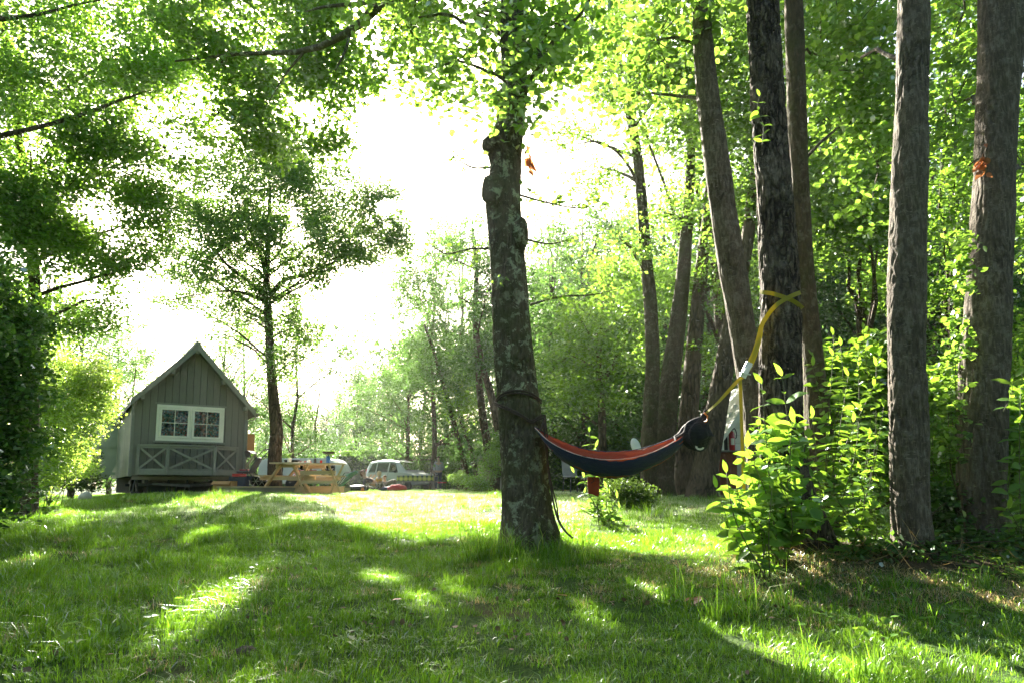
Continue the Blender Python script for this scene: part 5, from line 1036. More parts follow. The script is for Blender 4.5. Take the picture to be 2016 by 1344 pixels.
# ---- car
def car():
    Y = 38.0; b = gp(788, Y); t = Thing('parked_car', b, 'silver family car parked in front of the clipped hedge', 'car', rz=math.radians(-36))
    # stations x, z bottom, z belt, z roof, half width low, half width roof  (x forward)
    st = [(-2.0,.42,.80,.82,.70,.62),(-1.96,.34,.95,1.30,.80,.66),(-1.75,.30,.98,1.58,.84,.66),(-1.0,.28,.98,1.66,.86,.66),(-.1,.28,.97,1.66,.86,.66),(.45,.28,.96,1.56,.86,.66),(.80,.28,.95,1.32,.86,.70),(1.15,.28,.95,1.02,.85,.74),(1.5,.28,.90,.94,.84,.72),(1.85,.30,.80,.86,.80,.66),(2.03,.34,.66,.70,.70,.58)]
    V = []; F = []
    for x, zb, zm, zt, wl, wt in st:
        V += [(x,-wl*.92,zb),(x,-wl,(zb+zm)/2),(x,-wl*.97,zm),(x,-wt,zt-.04),(x,-wt*.8,zt),(x,wt*.8,zt),(x,wt,zt-.04),(x,wl*.97,zm),(x,wl,(zb+zm)/2),(x,wl*.92,zb)]
    for i in range(len(st)-1):
        for j in range(10): k = (j+1)%10; F.append((i*10+j, i*10+k, (i+1)*10+k, (i+1)*10+j))
    F += [tuple(range(10))[::-1], tuple((len(st)-1)*10+j for j in range(10))]
    t.part('body', (np.array(V), F), M['silver_paint'], bevel=.03)
    def pt(x, f, side, off=.006):
        a = np.array([q[0] for q in st]); zb, zm, zt, wl, wt = [np.interp(x, a, [q[k] for q in st]) for k in range(1,6)]; y = (wl*.97*(1-f)+wt*f)+off; return (x, side*y, zm+(zt-.04-zm)*f)
    for side in (-1, 1):
        for x0, x1, x2, x3 in ((-1.7,-1.15,-1.15,-1.5), (-1.05,-.18,-.18,-1.05), (-.08,.62,.32,-.08)):
            g = np.array([pt(x0,.08,side), pt(x1,.08,side), pt(x2,.85,side), pt(x3,.85,side)]); g2 = g.copy(); g2[:,1] -= side*.012
            t.part('side_window', (np.vstack([g,g2]), [(0,1,2,3),(7,6,5,4),(0,4,5,1),(1,5,6,2),(2,6,7,3),(3,7,4,0)]), M['dark_metal' ] if False else M['car_glass'])
            t.part('window_seal', beam(pt(x0,.04,side,.008), pt(x1,.04,side,.008), .02, .02), M['black'])
        for x in (-.12, -1.1): t.part('door_seam', beam(pt(x,-.0,side,.004), (x, side*.862, .40), .012, .012), M['black'])
        t.part('mirror', ellipsoid((.58, side*.98, 1.02), (.07,.10,.07), 10, 6), M['black'])
        t.part('headlight', ellipsoid((1.88, side*.60, .72), (.14,.16,.09), 12, 8), M['glass' if False else 'white_plastic'])
        t.part('tail_light', box(-2.0,-1.93, side*.70-.05, side*.70+.05, .85, 1.2), M['ext_red'])
        for x in (-1.25, 1.3):
            w = t.part('wheel', move(rotax(lathe([(.19,-.1),(.29,-.1),(.31,-.07),(.31,.07),(.29,.1),(.19,.1)], 20), (1,0,0), math.pi/2), (x, side*.78, .31)), M['black']); t.part('rim', move(rotax(lathe([(.02,-.05),(.19,-.08),(.19,.08),(.02,.05)], 12), (1,0,0), math.pi/2), (x, side*.80, .31)), M['steel'], w)
    ws = [(.52,-.60,1.50),(.52,.60,1.50),(1.10,.70,1.06),(1.10,-.70,1.06)]; g = np.array(ws)+np.array([.02,0,.03]); t.part('windscreen', (np.vstack([g, g-np.array([.01,0,.012])]), [(0,1,2,3),(7,6,5,4),(0,4,5,1),(1,5,6,2),(2,6,7,3),(3,7,4,0)]), M['car_glass'])
    t.part('bumper', box(1.92,2.08,-.66,.66,.36,.54), M['silver_paint'], bevel=.03); t.part('grille', box(2.0,2.06,-.4,.4,.57,.66), M['black']); t.part('number_plate', box(2.082,2.09,-.26,.26,.40,.50), M['white_plastic'])
car()
# ---- far picnic table with cloth
def far_table():
    b = gp(822, 33.0); t = picnic_table('picnic_table', 'weathered picnic table under a yellow check cloth in front of the car', b, math.radians(4), 1.9, 'old_wood', 'old_wood', .72)
    g = join(box(-.93,.80,-.40,.40,.722,.728), box(-.93,.80,-.412,-.402,.47,.726), box(-.94,-.932,-.40,.40,.5,.726)); v, f = g
    solo('tablecloth', (np.asarray(v)+b, f), M['check_cloth'], 'yellow and green check tablecloth on the far picnic table', 'tablecloth', origin=b)
    for i, (x, r, h, c, l) in enumerate(((.45,.05,.12,'white_plastic','white jug on the right of the check cloth'),(.62,.045,.16,'khaki','beige flask on the right of the check cloth'),(.74,.035,.08,'white_plastic','small white cup at the right edge of the check cloth'))):
        p = b+np.array([x, -.1, .73]); solo(('jug','flask','cup')[i], (lambda g: (g[0]+p, g[1]))(lathe([(r*.8,0),(r,.02),(r,h*.7),(r*.6,h)], 12)), M[c], l, ('jug','flask','cup')[i])
    p = gp(870, 31.5); t2 = Thing('red_stool', p, 'small stool with a red top beside the far picnic table', 'stool'); t2.part('seat', lathe([(.16,.36),(.2,.37),(.2,.40),(.16,.41)], 16), M['red_fabric'])
    for a in (0.5,2.1,3.7,5.2): t2.part('leg', tube([(.15*math.cos(a),.15*math.sin(a),.36),(.2*math.cos(a),.2*math.sin(a),0)], .012, 6), M['dark_metal'])
far_table()

# ================================================================== PEOPLE
def skin_obj(t, name, joints, edges, mat, parent=None, levels=1, root=0):
    names = list(joints); me = bpy.data.meshes.new(name); me.from_pydata([joints[k][0] for k in names], [(names.index(a), names.index(b)) for a, b in edges], []); me.update(); me.materials.append(mat)
    o = bpy.data.objects.new(name, me); COL.objects.link(o); o.parent = parent or t.o
    sk = o.modifiers.new('skin', 'SKIN'); sk.use_smooth_shade = True
    if not me.skin_vertices: me.skin_vertices  # layer is made with the modifier below
    if len(me.skin_vertices) == 0:
        bm = __import__('bmesh').new(); bm.from_mesh(me); bm.verts.layers.skin.verify(); bm.to_mesh(me); bm.free()
    for i, k in enumerate(names):
        r = joints[k][1]; r = r if isinstance(r, tuple) else (r, r); me.skin_vertices[0].data[i].radius = r; me.skin_vertices[0].data[i].use_root = (i == root)
    sb = o.modifiers.new('sub', 'SUBSURF'); sb.levels = levels; sb.render_levels = levels; return o
def chain(*k): return list(zip(k[:-1], k[1:]))
def head_bits(t, c, r, face, hair, long=False):
    """face: unit vector the face looks along. hair cap, nose, eyes, ears, mouth"""
    c = np.array(c, float); f = np.array(face, float); f /= np.linalg.norm(f); up = np.array([0,0,1.0]); s = np.cross(f, up); s /= np.linalg.norm(s); u = np.cross(s, f)
    v, fc = ellipsoid((0,0,0), (1,1,1), 16, 12); keep = []
    for q in fc:
        m = np.mean([v[i] for i in q], axis=0); keep.append((m[2] > .25 or m[1] < -.05) and not (m[1] > .45 and m[2] < .5)) 
    hv = v*np.array([r*1.06, r*1.18, r*1.30]); hv = hv @ np.array([s, f, u]); t.part('hair', (hv+c+u*r*.10, [q for q, k in zip(fc, keep) if k]), M[hair], smooth=True)
    t.part('nose', ellipsoid(c+f*r*1.05-u*r*.15, (r*.14,r*.14,r*.2), 8, 6), M['skin'], smooth=True)
    for a in (-1, 1):
        t.part('eye', ellipsoid(c+f*r*.93+s*a*r*.36+u*r*.12, (r*.1,)*3, 8, 6), M['black']); t.part('ear', ellipsoid(c+s*a*r*.95-f*r*.1, (r*.14,r*.14,r*.26), 8, 6), M['skin'], smooth=True)
    t.part('mouth', ellipsoid(c+f*r*.95-u*r*.5, (r*.3,r*.08,r*.07), 8, 6), M['brick_red'])
def hand_joints(J, E, pre, wrist, d, r=.018):
    """palm and five fingers grown from a wrist"""
    w = np.array(wrist); d = np.array(d, float); d /= np.linalg.norm(d); s = np.cross(d, (0,1,.2)); s /= np.linalg.norm(s)
    J[pre+'palm'] = (tuple(w+d*.07), (.035,.016)); E.append((pre+'wrist', pre+'palm'))
    for i, (o, l) in enumerate(((-.028,.065),(-.01,.075),(.01,.07),(.028,.055))):
        J[f'{pre}f{i}a'] = (tuple(w+d*.09+s*o), .009); J[f'{pre}f{i}b'] = (tuple(w+d*(.09+l)+s*o*1.2+np.array([0,0,-.012])), .007); E += [(pre+'palm', f'{pre}f{i}a'), (f'{pre}f{i}a', f'{pre}f{i}b')]
    J[pre+'ta'] = (tuple(w+d*.06+s*-.05), .010); E.append((pre+'palm', pre+'ta'))
def standing_man():
    b = gp(863, 35); t = Thing('person', b, 'person standing behind the far table in a grey jumper and dark trousers', 'person')
    J = {'pelvis':((0,0,.93),(.15,.11)),'chest':((0,0,1.28),(.17,.11)),'neck':((0,0,1.49),.055),'head':((0,-.01,1.60),(.08,.09)),'top':((0,-.01,1.68),(.07,.08))}; E = chain('pelvis','chest','neck','head','top')
    for s, p in ((-1,'l'),(1,'r')):
        J.update({p+'sh':((s*.18,0,1.42),.055),p+'el':((s*.25,.02,1.13),.042),p+'wrist':((s*.16,-.16,.98),.028),p+'hip':((s*.09,0,.86),.09),p+'kn':((s*.10,-.01,.48),.055),p+'an':((s*.11,.02,.09),.038),p+'to':((s*.12,-.14,.03),.035)})
        E += [('chest',p+'sh'),(p+'sh',p+'el'),(p+'el',p+'wrist'),('pelvis',p+'hip'),(p+'hip',p+'kn'),(p+'kn',p+'an'),(p+'an',p+'to')]; hand_joints(J, E, p, J[p+'wrist'][0], (-s*.5,-.6,-.2))
    skin_obj(t, 'body', J, E, M['skin'])
    g = 1.14; T = {k: (J[k][0], tuple(q*g for q in J[k][1]) if isinstance(J[k][1], tuple) else J[k][1]*g*1.1) for k in ('pelvis','chest','lsh','rsh','lel','rel')}
    for s, p in ((-1,'l'),(1,'r')): T[p+'cu'] = ((s*.175,-.135,.995), .036)
    skin_obj(t, 'jumper', T, [('pelvis','chest'),('chest','lsh'),('chest','rsh'),('lsh','lel'),('rsh','rel'),('lel','lcu'),('rel','rcu')], M['light_grey'])
    T = {'pelvis':((0,0,.95),(.16,.12))}; E = []
    for p in 'lr': T.update({p+'hip':(J[p+'hip'][0],.10),p+'kn':(J[p+'kn'][0],.068),p+'an':(J[p+'an'][0],.055)}); E += [('pelvis',p+'hip'),(p+'hip',p+'kn'),(p+'kn',p+'an')]
    skin_obj(t, 'trousers', T, E, M['denim']); head_bits(t, (0,-.01,1.63), .095, (-.2,-1,-.05), 'hair_dark')
standing_man()
def reclining_man():
    Y = 24.0; b = gp(745, Y); s = mpx(Y); g0 = b[2]; t = Thing('person', b, 'person in grey lying back on the grass with knees raised', 'person')
    q = lambda px, py, y=0: ((px-745)*s, y, max(.03, Zat(py, Y)-g0))
    J = {'pelvis':(q(752,955),(.14,.12)),'belly':(q(738,951),(.14,.12)),'chest':(q(724,944),(.13,.16)),'neck':(q(717,938),.055),'head':(q(714,932),(.085,.09)),'top':(q(712,927),(.07,.08))}; E = chain('pelvis','belly','chest','neck','head','top')
    for sg, p, kx, hx in ((-1,'l',778,727),(1,'r',772,732)):
        J.update({p+'sh':(q(721,941,sg*.17),.05),p+'el':(q(719,953,sg*.24),.04),p+'wrist':(q(hx,939,sg*.10),.026),p+'hip':(q(754,956,sg*.09),.085),p+'kn':(q(kx,944,sg*.13),.06),p+'an':(q(kx+6,962,sg*.13),.04),p+'to':(q(kx+15,964,sg*.14),.035)})
        E += [('chest',p+'sh'),(p+'sh',p+'el'),(p+'el',p+'wrist'),('pelvis',p+'hip'),(p+'hip',p+'kn'),(p+'kn',p+'an'),(p+'an',p+'to')]; hand_joints(J, E, p, J[p+'wrist'][0], (.6,0,.7))
    skin_obj(t, 'body', J, E, M['skin'])
    f = lambda k, g: (J[k][0], tuple(x*g for x in J[k][1]) if isinstance(J[k][1], tuple) else J[k][1]*g)
    T = {k: f(k,1.15) for k in ('belly','chest','lsh','rsh','lel','rel')}; T['lcu'] = (q(725,943,-.13),.036); T['rcu'] = (q(729,943,.13),.036)
    skin_obj(t, 'jumper', T, [('belly','chest'),('chest','lsh'),('chest','rsh'),('lsh','lel'),('rsh','rel'),('lel','lcu'),('rel','rcu')], M['grey_fabric'])
    T = {k: f(k,1.18) for k in ('pelvis','lhip','rhip','lkn','rkn','lan','ran')}; skin_obj(t, 'trousers', T, [('pelvis','lhip'),('pelvis','rhip'),('lhip','lkn'),('rhip','rkn'),('lkn','lan'),('rkn','ran')], M['olive'])
    head_bits(t, q(714,931), .095, (.85,-.25,.35), 'hair_brown')
reclining_man()
def child(label, px, hy, Y, hair, top, legs, face, scale=1.0):
    b = gp(px, Y); s = mpx(Y); hz = Zat(hy, Y)-b[2]; t = Thing('person', b, label, 'child'); k = scale; z0 = hz-.42*k
    J = {'pelvis':((0,0,z0),(.09*k,.08*k)),'chest':((0,0,z0+.22*k),(.09*k,.07*k)),'neck':((0,0,z0+.30*k),.035*k),'head':((0,0,hz-.03),.075*k),'top':((0,0,hz+.03),.065*k)}; E = chain('pelvis','chest','neck','head','top')
    for sg, p in ((-1,'l'),(1,'r')):
        J.update({p+'sh':((sg*.09*k,0,z0+.25*k),.034*k),p+'el':((sg*.12*k,-.06,z0+.13*k),.028*k),p+'wrist':((sg*.08*k,-.14,z0+.10*k),.020*k),p+'hip':((sg*.05*k,-.02,z0-.02),.05*k),p+'kn':((sg*.07*k+.12*k,-.14,z0+.04),.04*k),p+'an':((sg*.07*k+.2*k,-.18,max(.04,z0-.12*k)),.028*k),p+'to':((sg*.07*k+.26*k,-.2,max(.03,z0-.13*k)),.024*k)})
        E += [('chest',p+'sh'),(p+'sh',p+'el'),(p+'el',p+'wrist'),('pelvis',p+'hip'),(p+'hip',p+'kn'),(p+'kn',p+'an'),(p+'an',p+'to')]
        hand_joints(J, E, p, J[p+'wrist'][0], (-sg*.3,-.8,.1))
    skin_obj(t, 'body', J, E, M['skin']); f = lambda n, g: (J[n][0], tuple(x*g for x in J[n][1]) if isinstance(J[n][1], tuple) else J[n][1]*g)
    T = {n: f(n,1.2) for n in ('pelvis','chest','lsh','rsh','lel','rel')}; skin_obj(t, 'top', T, [('pelvis','chest'),('chest','lsh'),('chest','rsh'),('lsh','lel'),('rsh','rel')], M[top])
    T = {n: f(n,1.25) for n in ('pelvis','lhip','rhip','lkn','rkn','lan','ran')}; skin_obj(t, 'trousers', T, [('pelvis','lhip'),('pelvis','rhip'),('lhip','lkn'),('rhip','rkn'),('lkn','lan'),('rkn','ran')], M[legs])
    head_bits(t, (0,0,hz), .085*k, face, hair)
child('blond toddler in a mustard top sitting on the reclining person', 746, 932, 23.6, 'hair_blond', 'mustard', 'olive', (.3,.9,0), .9)
child('small brown haired child crouching behind the blond toddler', 757, 939, 24.3, 'hair_brown', 'light_grey', 'khaki', (.3,-.9,-.2), .8)
def wader():
    b = gp(1116, 27); t = Thing('person', b, 'person in a blue shirt and pale shorts seen below the hammock', 'person'); h = 1.0
    J = {'pelvis':((0,0,.62),(.11,.09)),'chest':((0,0,.90),(.12,.08)),'neck':((0,0,1.04),.04),'head':((0,0,1.13),.07),'top':((0,0,1.19),.06)}; E = chain('pelvis','chest','neck','head','top')
    for s, p in ((-1,'l'),(1,'r')):
        J.update({p+'sh':((s*.12,0,.98),.04),p+'el':((s*.17,0,.80),.032),p+'wrist':((s*.16,-.06,.64),.022),p+'hip':((s*.06,0,.58),.065),p+'kn':((s*.075,0,.32),.042),p+'an':((s*.08,.01,.06),.028),p+'to':((s*.08,-.1,.025),.026)})
        E += [('chest',p+'sh'),(p+'sh',p+'el'),(p+'el',p+'wrist'),('pelvis',p+'hip'),(p+'hip',p+'kn'),(p+'kn',p+'an'),(p+'an',p+'to')]; hand_joints(J, E, p, J[p+'wrist'][0], (0,-.1,-1))
    skin_obj(t, 'body', J, E, M['skin']); f = lambda n, g: (J[n][0], tuple(x*g for x in J[n][1]) if isinstance(J[n][1], tuple) else J[n][1]*g)
    skin_obj(t, 'shirt', {n: f(n,1.22) for n in ('pelvis','chest','lsh','rsh','lel','rel')}, [('pelvis','chest'),('chest','lsh'),('chest','rsh'),('lsh','lel'),('rsh','rel')], M['blue_shirt'])
    T = {n: f(n,1.25) for n in ('pelvis','lhip','rhip')}; T['lk']=((-.075,0,.36),.06); T['rk']=((.075,0,.36),.06); skin_obj(t, 'shorts', T, [('pelvis','lhip'),('pelvis','rhip'),('lhip','lk'),('rhip','rk')], M['khaki']); head_bits(t, (0,0,1.15), .085, (0,-1,-.3), 'hair_brown')
    p = gp(1112, 26.4); solo('toy_boat', (lambda g: (g[0]+p, g[1]))(join(lathe([(.08,0),(.16,.05),(.17,.10),(.15,.1)], 14), box(-.05,.05,-.05,.05,.1,.16))), M['yellow'], 'yellow plastic toy on the grass by the person in the blue shirt', 'toy')
wader()
def camp_bits():
    Y = 23; b = gp(737, Y); t = Thing('fire_basket', b, 'wire fire basket on thin legs in front of the reclining person', 'fire basket'); s = mpx(Y); w = 15*s
    n=16; V=[]; F=[]
    for i in range(n):
        a = i/(n-1)*math.pi; V += [(-w*math.cos(a), -.18, .30-.14*math.sin(a)), (-w*math.cos(a), .18, .30-.14*math.sin(a))]
    F = [(2*i, 2*i+1, 2*i+3, 2*i+2) for i in range(n-1)]; t.part('bowl', (np.array(V), F), M['olive'])
    t.part('rim', join(beam((-w,-.18,.30),(w,-.18,.30),.014,.014), beam((-w,.18,.30),(w,.18,.30),.014,.014)), M['steel'])
    for x0, x1 in ((-w,.2*w),(w,-.2*w),(-w*.8,-w),(w*.8,w)): t.part('leg', beam((x0,-.18,.29),(x1,-.2,0),.01,.01), M['steel'])
    p = gp(705, 23.6); g = ellipsoid((0,0,.12), (.36,.5,.13), 18, 10); g[0][:,2] = np.maximum(g[0][:,2], 0); solo('ground_cushion', (g[0]+p, g[1]), M['black'], 'dark cushion with pale rim under the reclining person', 'cushion', smooth=True)
    p = gp(782, 22.6); g = ellipsoid((0,0,.11), (.33,.2,.14), 16, 10); g[0][:,2] = np.maximum(g[0][:,2], 0)+.02*np.sin(g[0][:,0]*30); solo('holdall', (g[0]+p, g[1]), M['red_fabric'], 'red and black holdall at the feet of the reclining person', 'bag', smooth=True)
    p = gp(766, 22.8); g = ellipsoid((0,0,.08), (.3,.22,.11), 16, 10); g[0][:,2] = np.maximum(g[0][:,2], 0)+.02*np.sin(g[0][:,0]*40+1); solo('blanket', (g[0]+p, g[1]), M['denim'], 'crumpled dark blanket beside the red holdall', 'blanket', smooth=True)
    p = gp(714, 22.4); solo('orange_cup', (lambda g: (g[0]+p, g[1]))(lathe([(.05,0),(.06,.02),(.05,.12),(.03,.16)], 12)), M['orange'], 'small orange cup standing in the grass left of the fire basket', 'cup')  # plain orange plastic cup
camp_bits()
# small distant house left of the middle tree
def small_house():
    Y = 34; b = gp(962, Y); t = Thing('small_house', b, 'small pale house with grey roof half hidden by crooked trunks', 'house', rz=math.radians(8)); s = mpx(Y); g0 = b[2]; ez = Zat(903,Y)-g0; pz = Zat(858,Y)-g0
    t.part('wall', prism([(-.45,0),(1.6,0),(1.6,ez+.1),(.65,pz-.06),(-.45,ez)], 0, 3), M['render_wall']); sl = (pz-ez)/1.1
    t.part('roof', prism([(-.75,ez-.3*sl),(.65,pz),(.65,pz+.09),(-.75,ez-.3*sl+.09)], -.35, 3.2), M['tile_roof']); t.part('roof', prism([(.651,pz),(2.0,ez-.1),(2.0,ez-.01),(.651,pz+.09)], -.35, 3.2), M['tile_roof'])
    w = t.part('window', box(.5,1.1,-.03,-.002,.9,1.5), M['white_paint']); t.part('pane', box(.56,1.04,-.04,-.031,.96,1.44), M['car_glass'], w)
small_house()
# white hut with the fire extinguisher
def hut():
    Y = 14.6; b = gp(1455, Y); t = Thing('white_hut', b, 'white boarded hut with a shelf behind the strapped trunk', 'hut'); s = mpx(Y); g0 = b[2]
    X = lambda px: (px-1455)*Y/FPX/.99; Z = lambda py: Zat(py, Y)-g0
    for i in range(9):
        z0 = Z(886)+i*.17; xl = X(1425) if z0 < Z(858) else X(1425)+(z0-Z(858))*(X(1480)-X(1425))/(Z(778)-Z(858)); t.part('wall_board', box(max(xl,X(1425)), X(1580), .25, .275, z0+.003, z0+.167), M['white_paint'])
    t.part('roof', prism([(X(1422),Z(868)),(X(1422),Z(858)),(X(1500),Z(745)),(X(1600),Z(745)),(X(1600),Z(757)),(X(1508),Z(757))], -.25, 2.5), M['white_paint'])
    t.part('corner_post', box(X(1425), X(1429), 0, .06, Z(886), Z(858)), M['white_paint']); t.part('window_frame', join(box(X(1428),X(1437),.18,.22,Z(884),Z(848)), box(X(1437),X(1441),.17,.22,Z(884),Z(846))), M['dark_metal'])
    t.part('counter', box(X(1418), X(1560), -.12, .24, Z(889), Z(886)), M['old_wood'])
    for i in range(5): x0 = X(1418)+i*.075; t.part('front_board', box(x0, x0+.07, -.03, 0, 0, Z(889)-.003), M['brick_red'])
    t.part('grey_panel', box(X(1452), X(1480), -.04, .0, 0, Z(889)-.003), M['render_wall']); t.part('front_panel', box(X(1482), X(1560), -.02, .02, 0, Z(889)-.003), M['white_paint'])
    p = b+np.array([X(1446), .05, Z(886)+.002]); e = Thing('fire_extinguisher', p, 'red fire extinguisher standing on the hut shelf', 'fire extinguisher'); R = .062; H = .42
    e.part('cylinder', lathe([(R*.9,0),(R,.015),(R,H-.06),(R*.75,H-.02),(R*.35,H)], 20), M['ext_red'], smooth=True); e.part('valve', join(lathe([(.022,H),(.022,H+.05)], 10), box(-.05,.03,-.012,.012,H+.05,H+.065), beam((-.05,0,H+.09),(.03,0,H+.066),.02,.008)), M['black'])
    e.part('hose', tube(smoothline([(.02,0,H+.03),(.07,0,H+.05),(.10,-.01,H-.04),(.095,-.01,H-.14),(.07,-.01,H-.16)], 14), .011, 8), M['black'], smooth=True); e.part('label', (lambda v: (v, [(i,i+1,i+8,i+7) for i in range(6)]))(np.array([((R+.002)*math.cos(a), (R+.002)*math.sin(a), z) for z in (.12,.26) for a in np.linspace(-2.2,-1.0,7)])), M['white_paint'])
hut()
solo('canoe_tip', (lambda g: (g[0]+P(1252,878,13.2), g[1]))(rotax(ellipsoid((0,0,0), (.09,.03,.17), 16, 12), (0,1,0), -.35)), M['white_plastic'], 'white oval paddle blade behind the hammock left of the stout trunks', 'paddle', smooth=True)
def chairs_far():
    for px, Y, lab in ((1130, 17.0, 'grey camping chair left under the hammock'),(1385, 16.5, 'pale plastic chair beyond the stout trunks')):
        b = gp(px, Y); t = Thing('garden_chair', b, lab, 'chair', rz=.4); t.part('seat', box(-.2,.2,-.2,.2,.40,.43), M['white_plastic' if px > 1200 else 'light_grey'], bevel=.01); t.part('backrest', rotax(box(-.2,.2,.18,.21,.43,.85), (1,0,0), -.2, (0,.2,.43)), M['white_plastic' if px > 1200 else 'light_grey'], bevel=.01)
        for x in (-.18,.18):
            for y in (-.18,.18): t.part('leg', beam((x,y,.4),(x*1.15,y*1.15,0),.03,.03), M['white_plastic' if px > 1200 else 'dark_metal'])
chairs_far()

# ================================================================== HAMMOCK, CORDS AND STRAP
def hammock():
    D = 5.5
    F_ = [(1053,842),(1075,864),(1100,880),(1130,893),(1165,902),(1200,905),(1240,902),(1280,892),(1315,876),(1345,858)]
    Bk = [(1053,840),(1080,857),(1110,871),(1140,881),(1170,887),(1200,889),(1240,887),(1280,878),(1315,866),(1347,853)]
    Lo = [(1055,846),(1076,874),(1100,898),(1130,917),(1165,932),(1200,938),(1240,935),(1280,920),(1318,899),(1345,874)]
    n = 60; w = np.sin(np.linspace(0.03, .97, n)*math.pi)**.6
    f = smoothline([P(*q, D) for q in F_], n); b = smoothline([P(*q, D) for q in Bk], n); lo = smoothline([P(*q, D) for q in Lo], n)
    mid = (f+b)/2; tdir = P(1345,858,5.25)-P(1053,842,5.6)
    f[:,1] -= .20*w; b[:,1] += .22*w; lo[:,1] += 0
    # keep the seen outline when moved in depth: slide along the view ray
    def ray(pt, newY): c = np.array([0,0,CAMZ]); d = pt-c; return c+d*(newY/d[1])
    f0 = smoothline([P(*q, D) for q in F_], n); b0 = smoothline([P(*q, D) for q in Bk], n); l0 = smoothline([P(*q, D) for q in Lo], n)
    sl = np.linspace(5.55, 5.3, n)
    f = np.array([ray(p, sl[i]-.20*w[i]) for i, p in enumerate(f0)]); b = np.array([ray(p, sl[i]+.22*w[i]) for i, p in enumerate(b0)]); lo = np.array([ray(p, sl[i]) for i, p in enumerate(l0)])
    t = Thing('hammock', lo[n//2], 'rust red and dark blue fabric hammock slung between two trunks', 'hammock')
    def sheet(A, B, C, m, off, u0=0, u1=1, seed=0):
        V = []; us = np.linspace(u0, u1, m)
        for i in range(n):
            c = 2*B[i]-.5*(A[i]+C[i])
            for k, u in enumerate(us):
                p = (1-u)**2*A[i]+2*u*(1-u)*c+u*u*C[i]; x = i/n*20
                wr = .006*math.sin(u*23+1.2*math.sin(x*.35)+seed)+.004*math.sin(u*41+x*.9+seed)+.003*math.sin(x*5+u*9)
                V.append(p+np.array([0,-wr*w[i], wr*w[i]+off*w[i]]))
        return np.array(V), [(i*m+k, i*m+k+1, (i+1)*m+k+1, (i+1)*m+k) for i in range(n-1) for k in range(m-1)]
    t.part('outer_panel', sheet(f, lo, b, 26, 0, 0, .46), M['nylon_blue'], world=True, smooth=True)
    t.part('bottom_panel', sheet(f, lo, b, 20, -.001, .452, 1, 0), M['nylon_red'], world=True, smooth=True)
    t.part('inner_panel', sheet(f, lo, b, 34, .008, 0.01, .99, 2), M['nylon_red'], world=True, smooth=True)
    t.part('hem', tube((f+np.array([0,-.002,.004]))[:-4], .0032, 6), simple('pale hem', (.55,.42,.40), .8), world=True, smooth=True)
    t.part('hem', tube((b+np.array([0,0,.004]))[:-4], .0032, 6), M['nylon_blue'], world=True, smooth=True)
    # stuff sack at the right end
    path = [(1390,806,2),(1388,812,4),(1386,824,9),(1380,836,19),(1374,850,28),(1374,864,27),(1380,876,17),(1386,885,7)]
    pts = smoothline([P(a,b_,5.28).tolist()+[r*5.28/FPX] for a,b_,r in path], 34); g = tube(pts[:,:3], pts[:,3], 40); v = g[0]; c = np.repeat(pts[:,:3], 40, axis=0); d = v-c
    an = np.tile(np.linspace(0,2*np.pi,40,endpoint=False),34); z = v[:,2]*9
    t.part('storage_sack', (c+d*(1+.10*np.sin(7*an+z)+.07*np.sin(11*an-2*z)+.05*np.sin(3*an+5*z))[:,None]*np.array([1,.8,1]), g[1]), M['nylon_black'], world=True, smooth=True)
    path = [(1330,866,9),(1342,862,13),(1354,856,20),(1366,852,24),(1374,850,20)]; pts = smoothline([P(a,b_,5.32).tolist()+[r*5.3/FPX] for a,b_,r in path], 14); g = tube(pts[:,:3], pts[:,3], 30); v = g[0]; c = np.repeat(pts[:,:3], 30, axis=0); an = np.tile(np.linspace(0,2*np.pi,30,endpoint=False),14)
    t.part('gathered_end', (c+(v-c)*(1+.13*np.sin(8*an)+.06*np.sin(13*an+2))[:,None], g[1]), M['nylon_black'], world=True, smooth=True)
    a = np.linspace(2.9, 6.0, 14); V = []
    for q in a: V += [P(1378+9*math.cos(q), 878-9*math.sin(q)*.8, 5.12), P(1378+5.0*math.cos(q), 878-(3.5*math.sin(q)-1)*.8, 5.12)]
    t.part('crescent_mark', (np.array(V), [(2*i,2*i+1,2*i+3,2*i+2) for i in range(13)]), simple('pale print', (.6,.55,.45), .7), world=True)
    t.part('carry_loop', tube([P(1386,812,5.2),P(1393,818,5.2),P(1392,828,5.2),P(1387,830,5.2)], .006, 6), M['orange'], world=True, smooth=True)
    c = P(1168,938,5.5); s = D/FPX; V = []
    for zz, wd, dy in ((938,11,.02),(948,11.5,.035),(960,11,.035),(972,10,.02)):
        for sx_, sy_ in ((-1,-1),(-.3,-1.3),(.3,-1.1),(1,-1),(1,1),(0,1.2),(-1,1)): V.append(P(1168+sx_*wd+(zz-938)*.02, zz+(3 if zz > 970 and sx_ > 0 else 0), 5.48)+np.array([0,sy_*dy*.6,0]))
    m = 7; t.part('hanging_pouch', (np.array(V), [(i*m+j, i*m+(j+1)%m, (i+1)*m+(j+1)%m, (i+1)*m+j) for i in range(3) for j in range(m)]+[tuple(range(m)), tuple(21+j for j in range(m))]), M['nylon_red'], world=True)
    t.part('cord_lock', tube([P(1165,938,5.42),P(1170,946,5.42),P(1163,950,5.42)], .003, 5), M['black'], world=True)
hammock()
def on_trunk(px, py, cx, rpx, Y, off=.006):
    u = max(-1, min(1, (px-cx)/rpx)); r = rpx*Y/FPX; p = P(px, py, Y); return P(px, py, Y-math.sqrt(max(0, 1-u*u))*r-off)
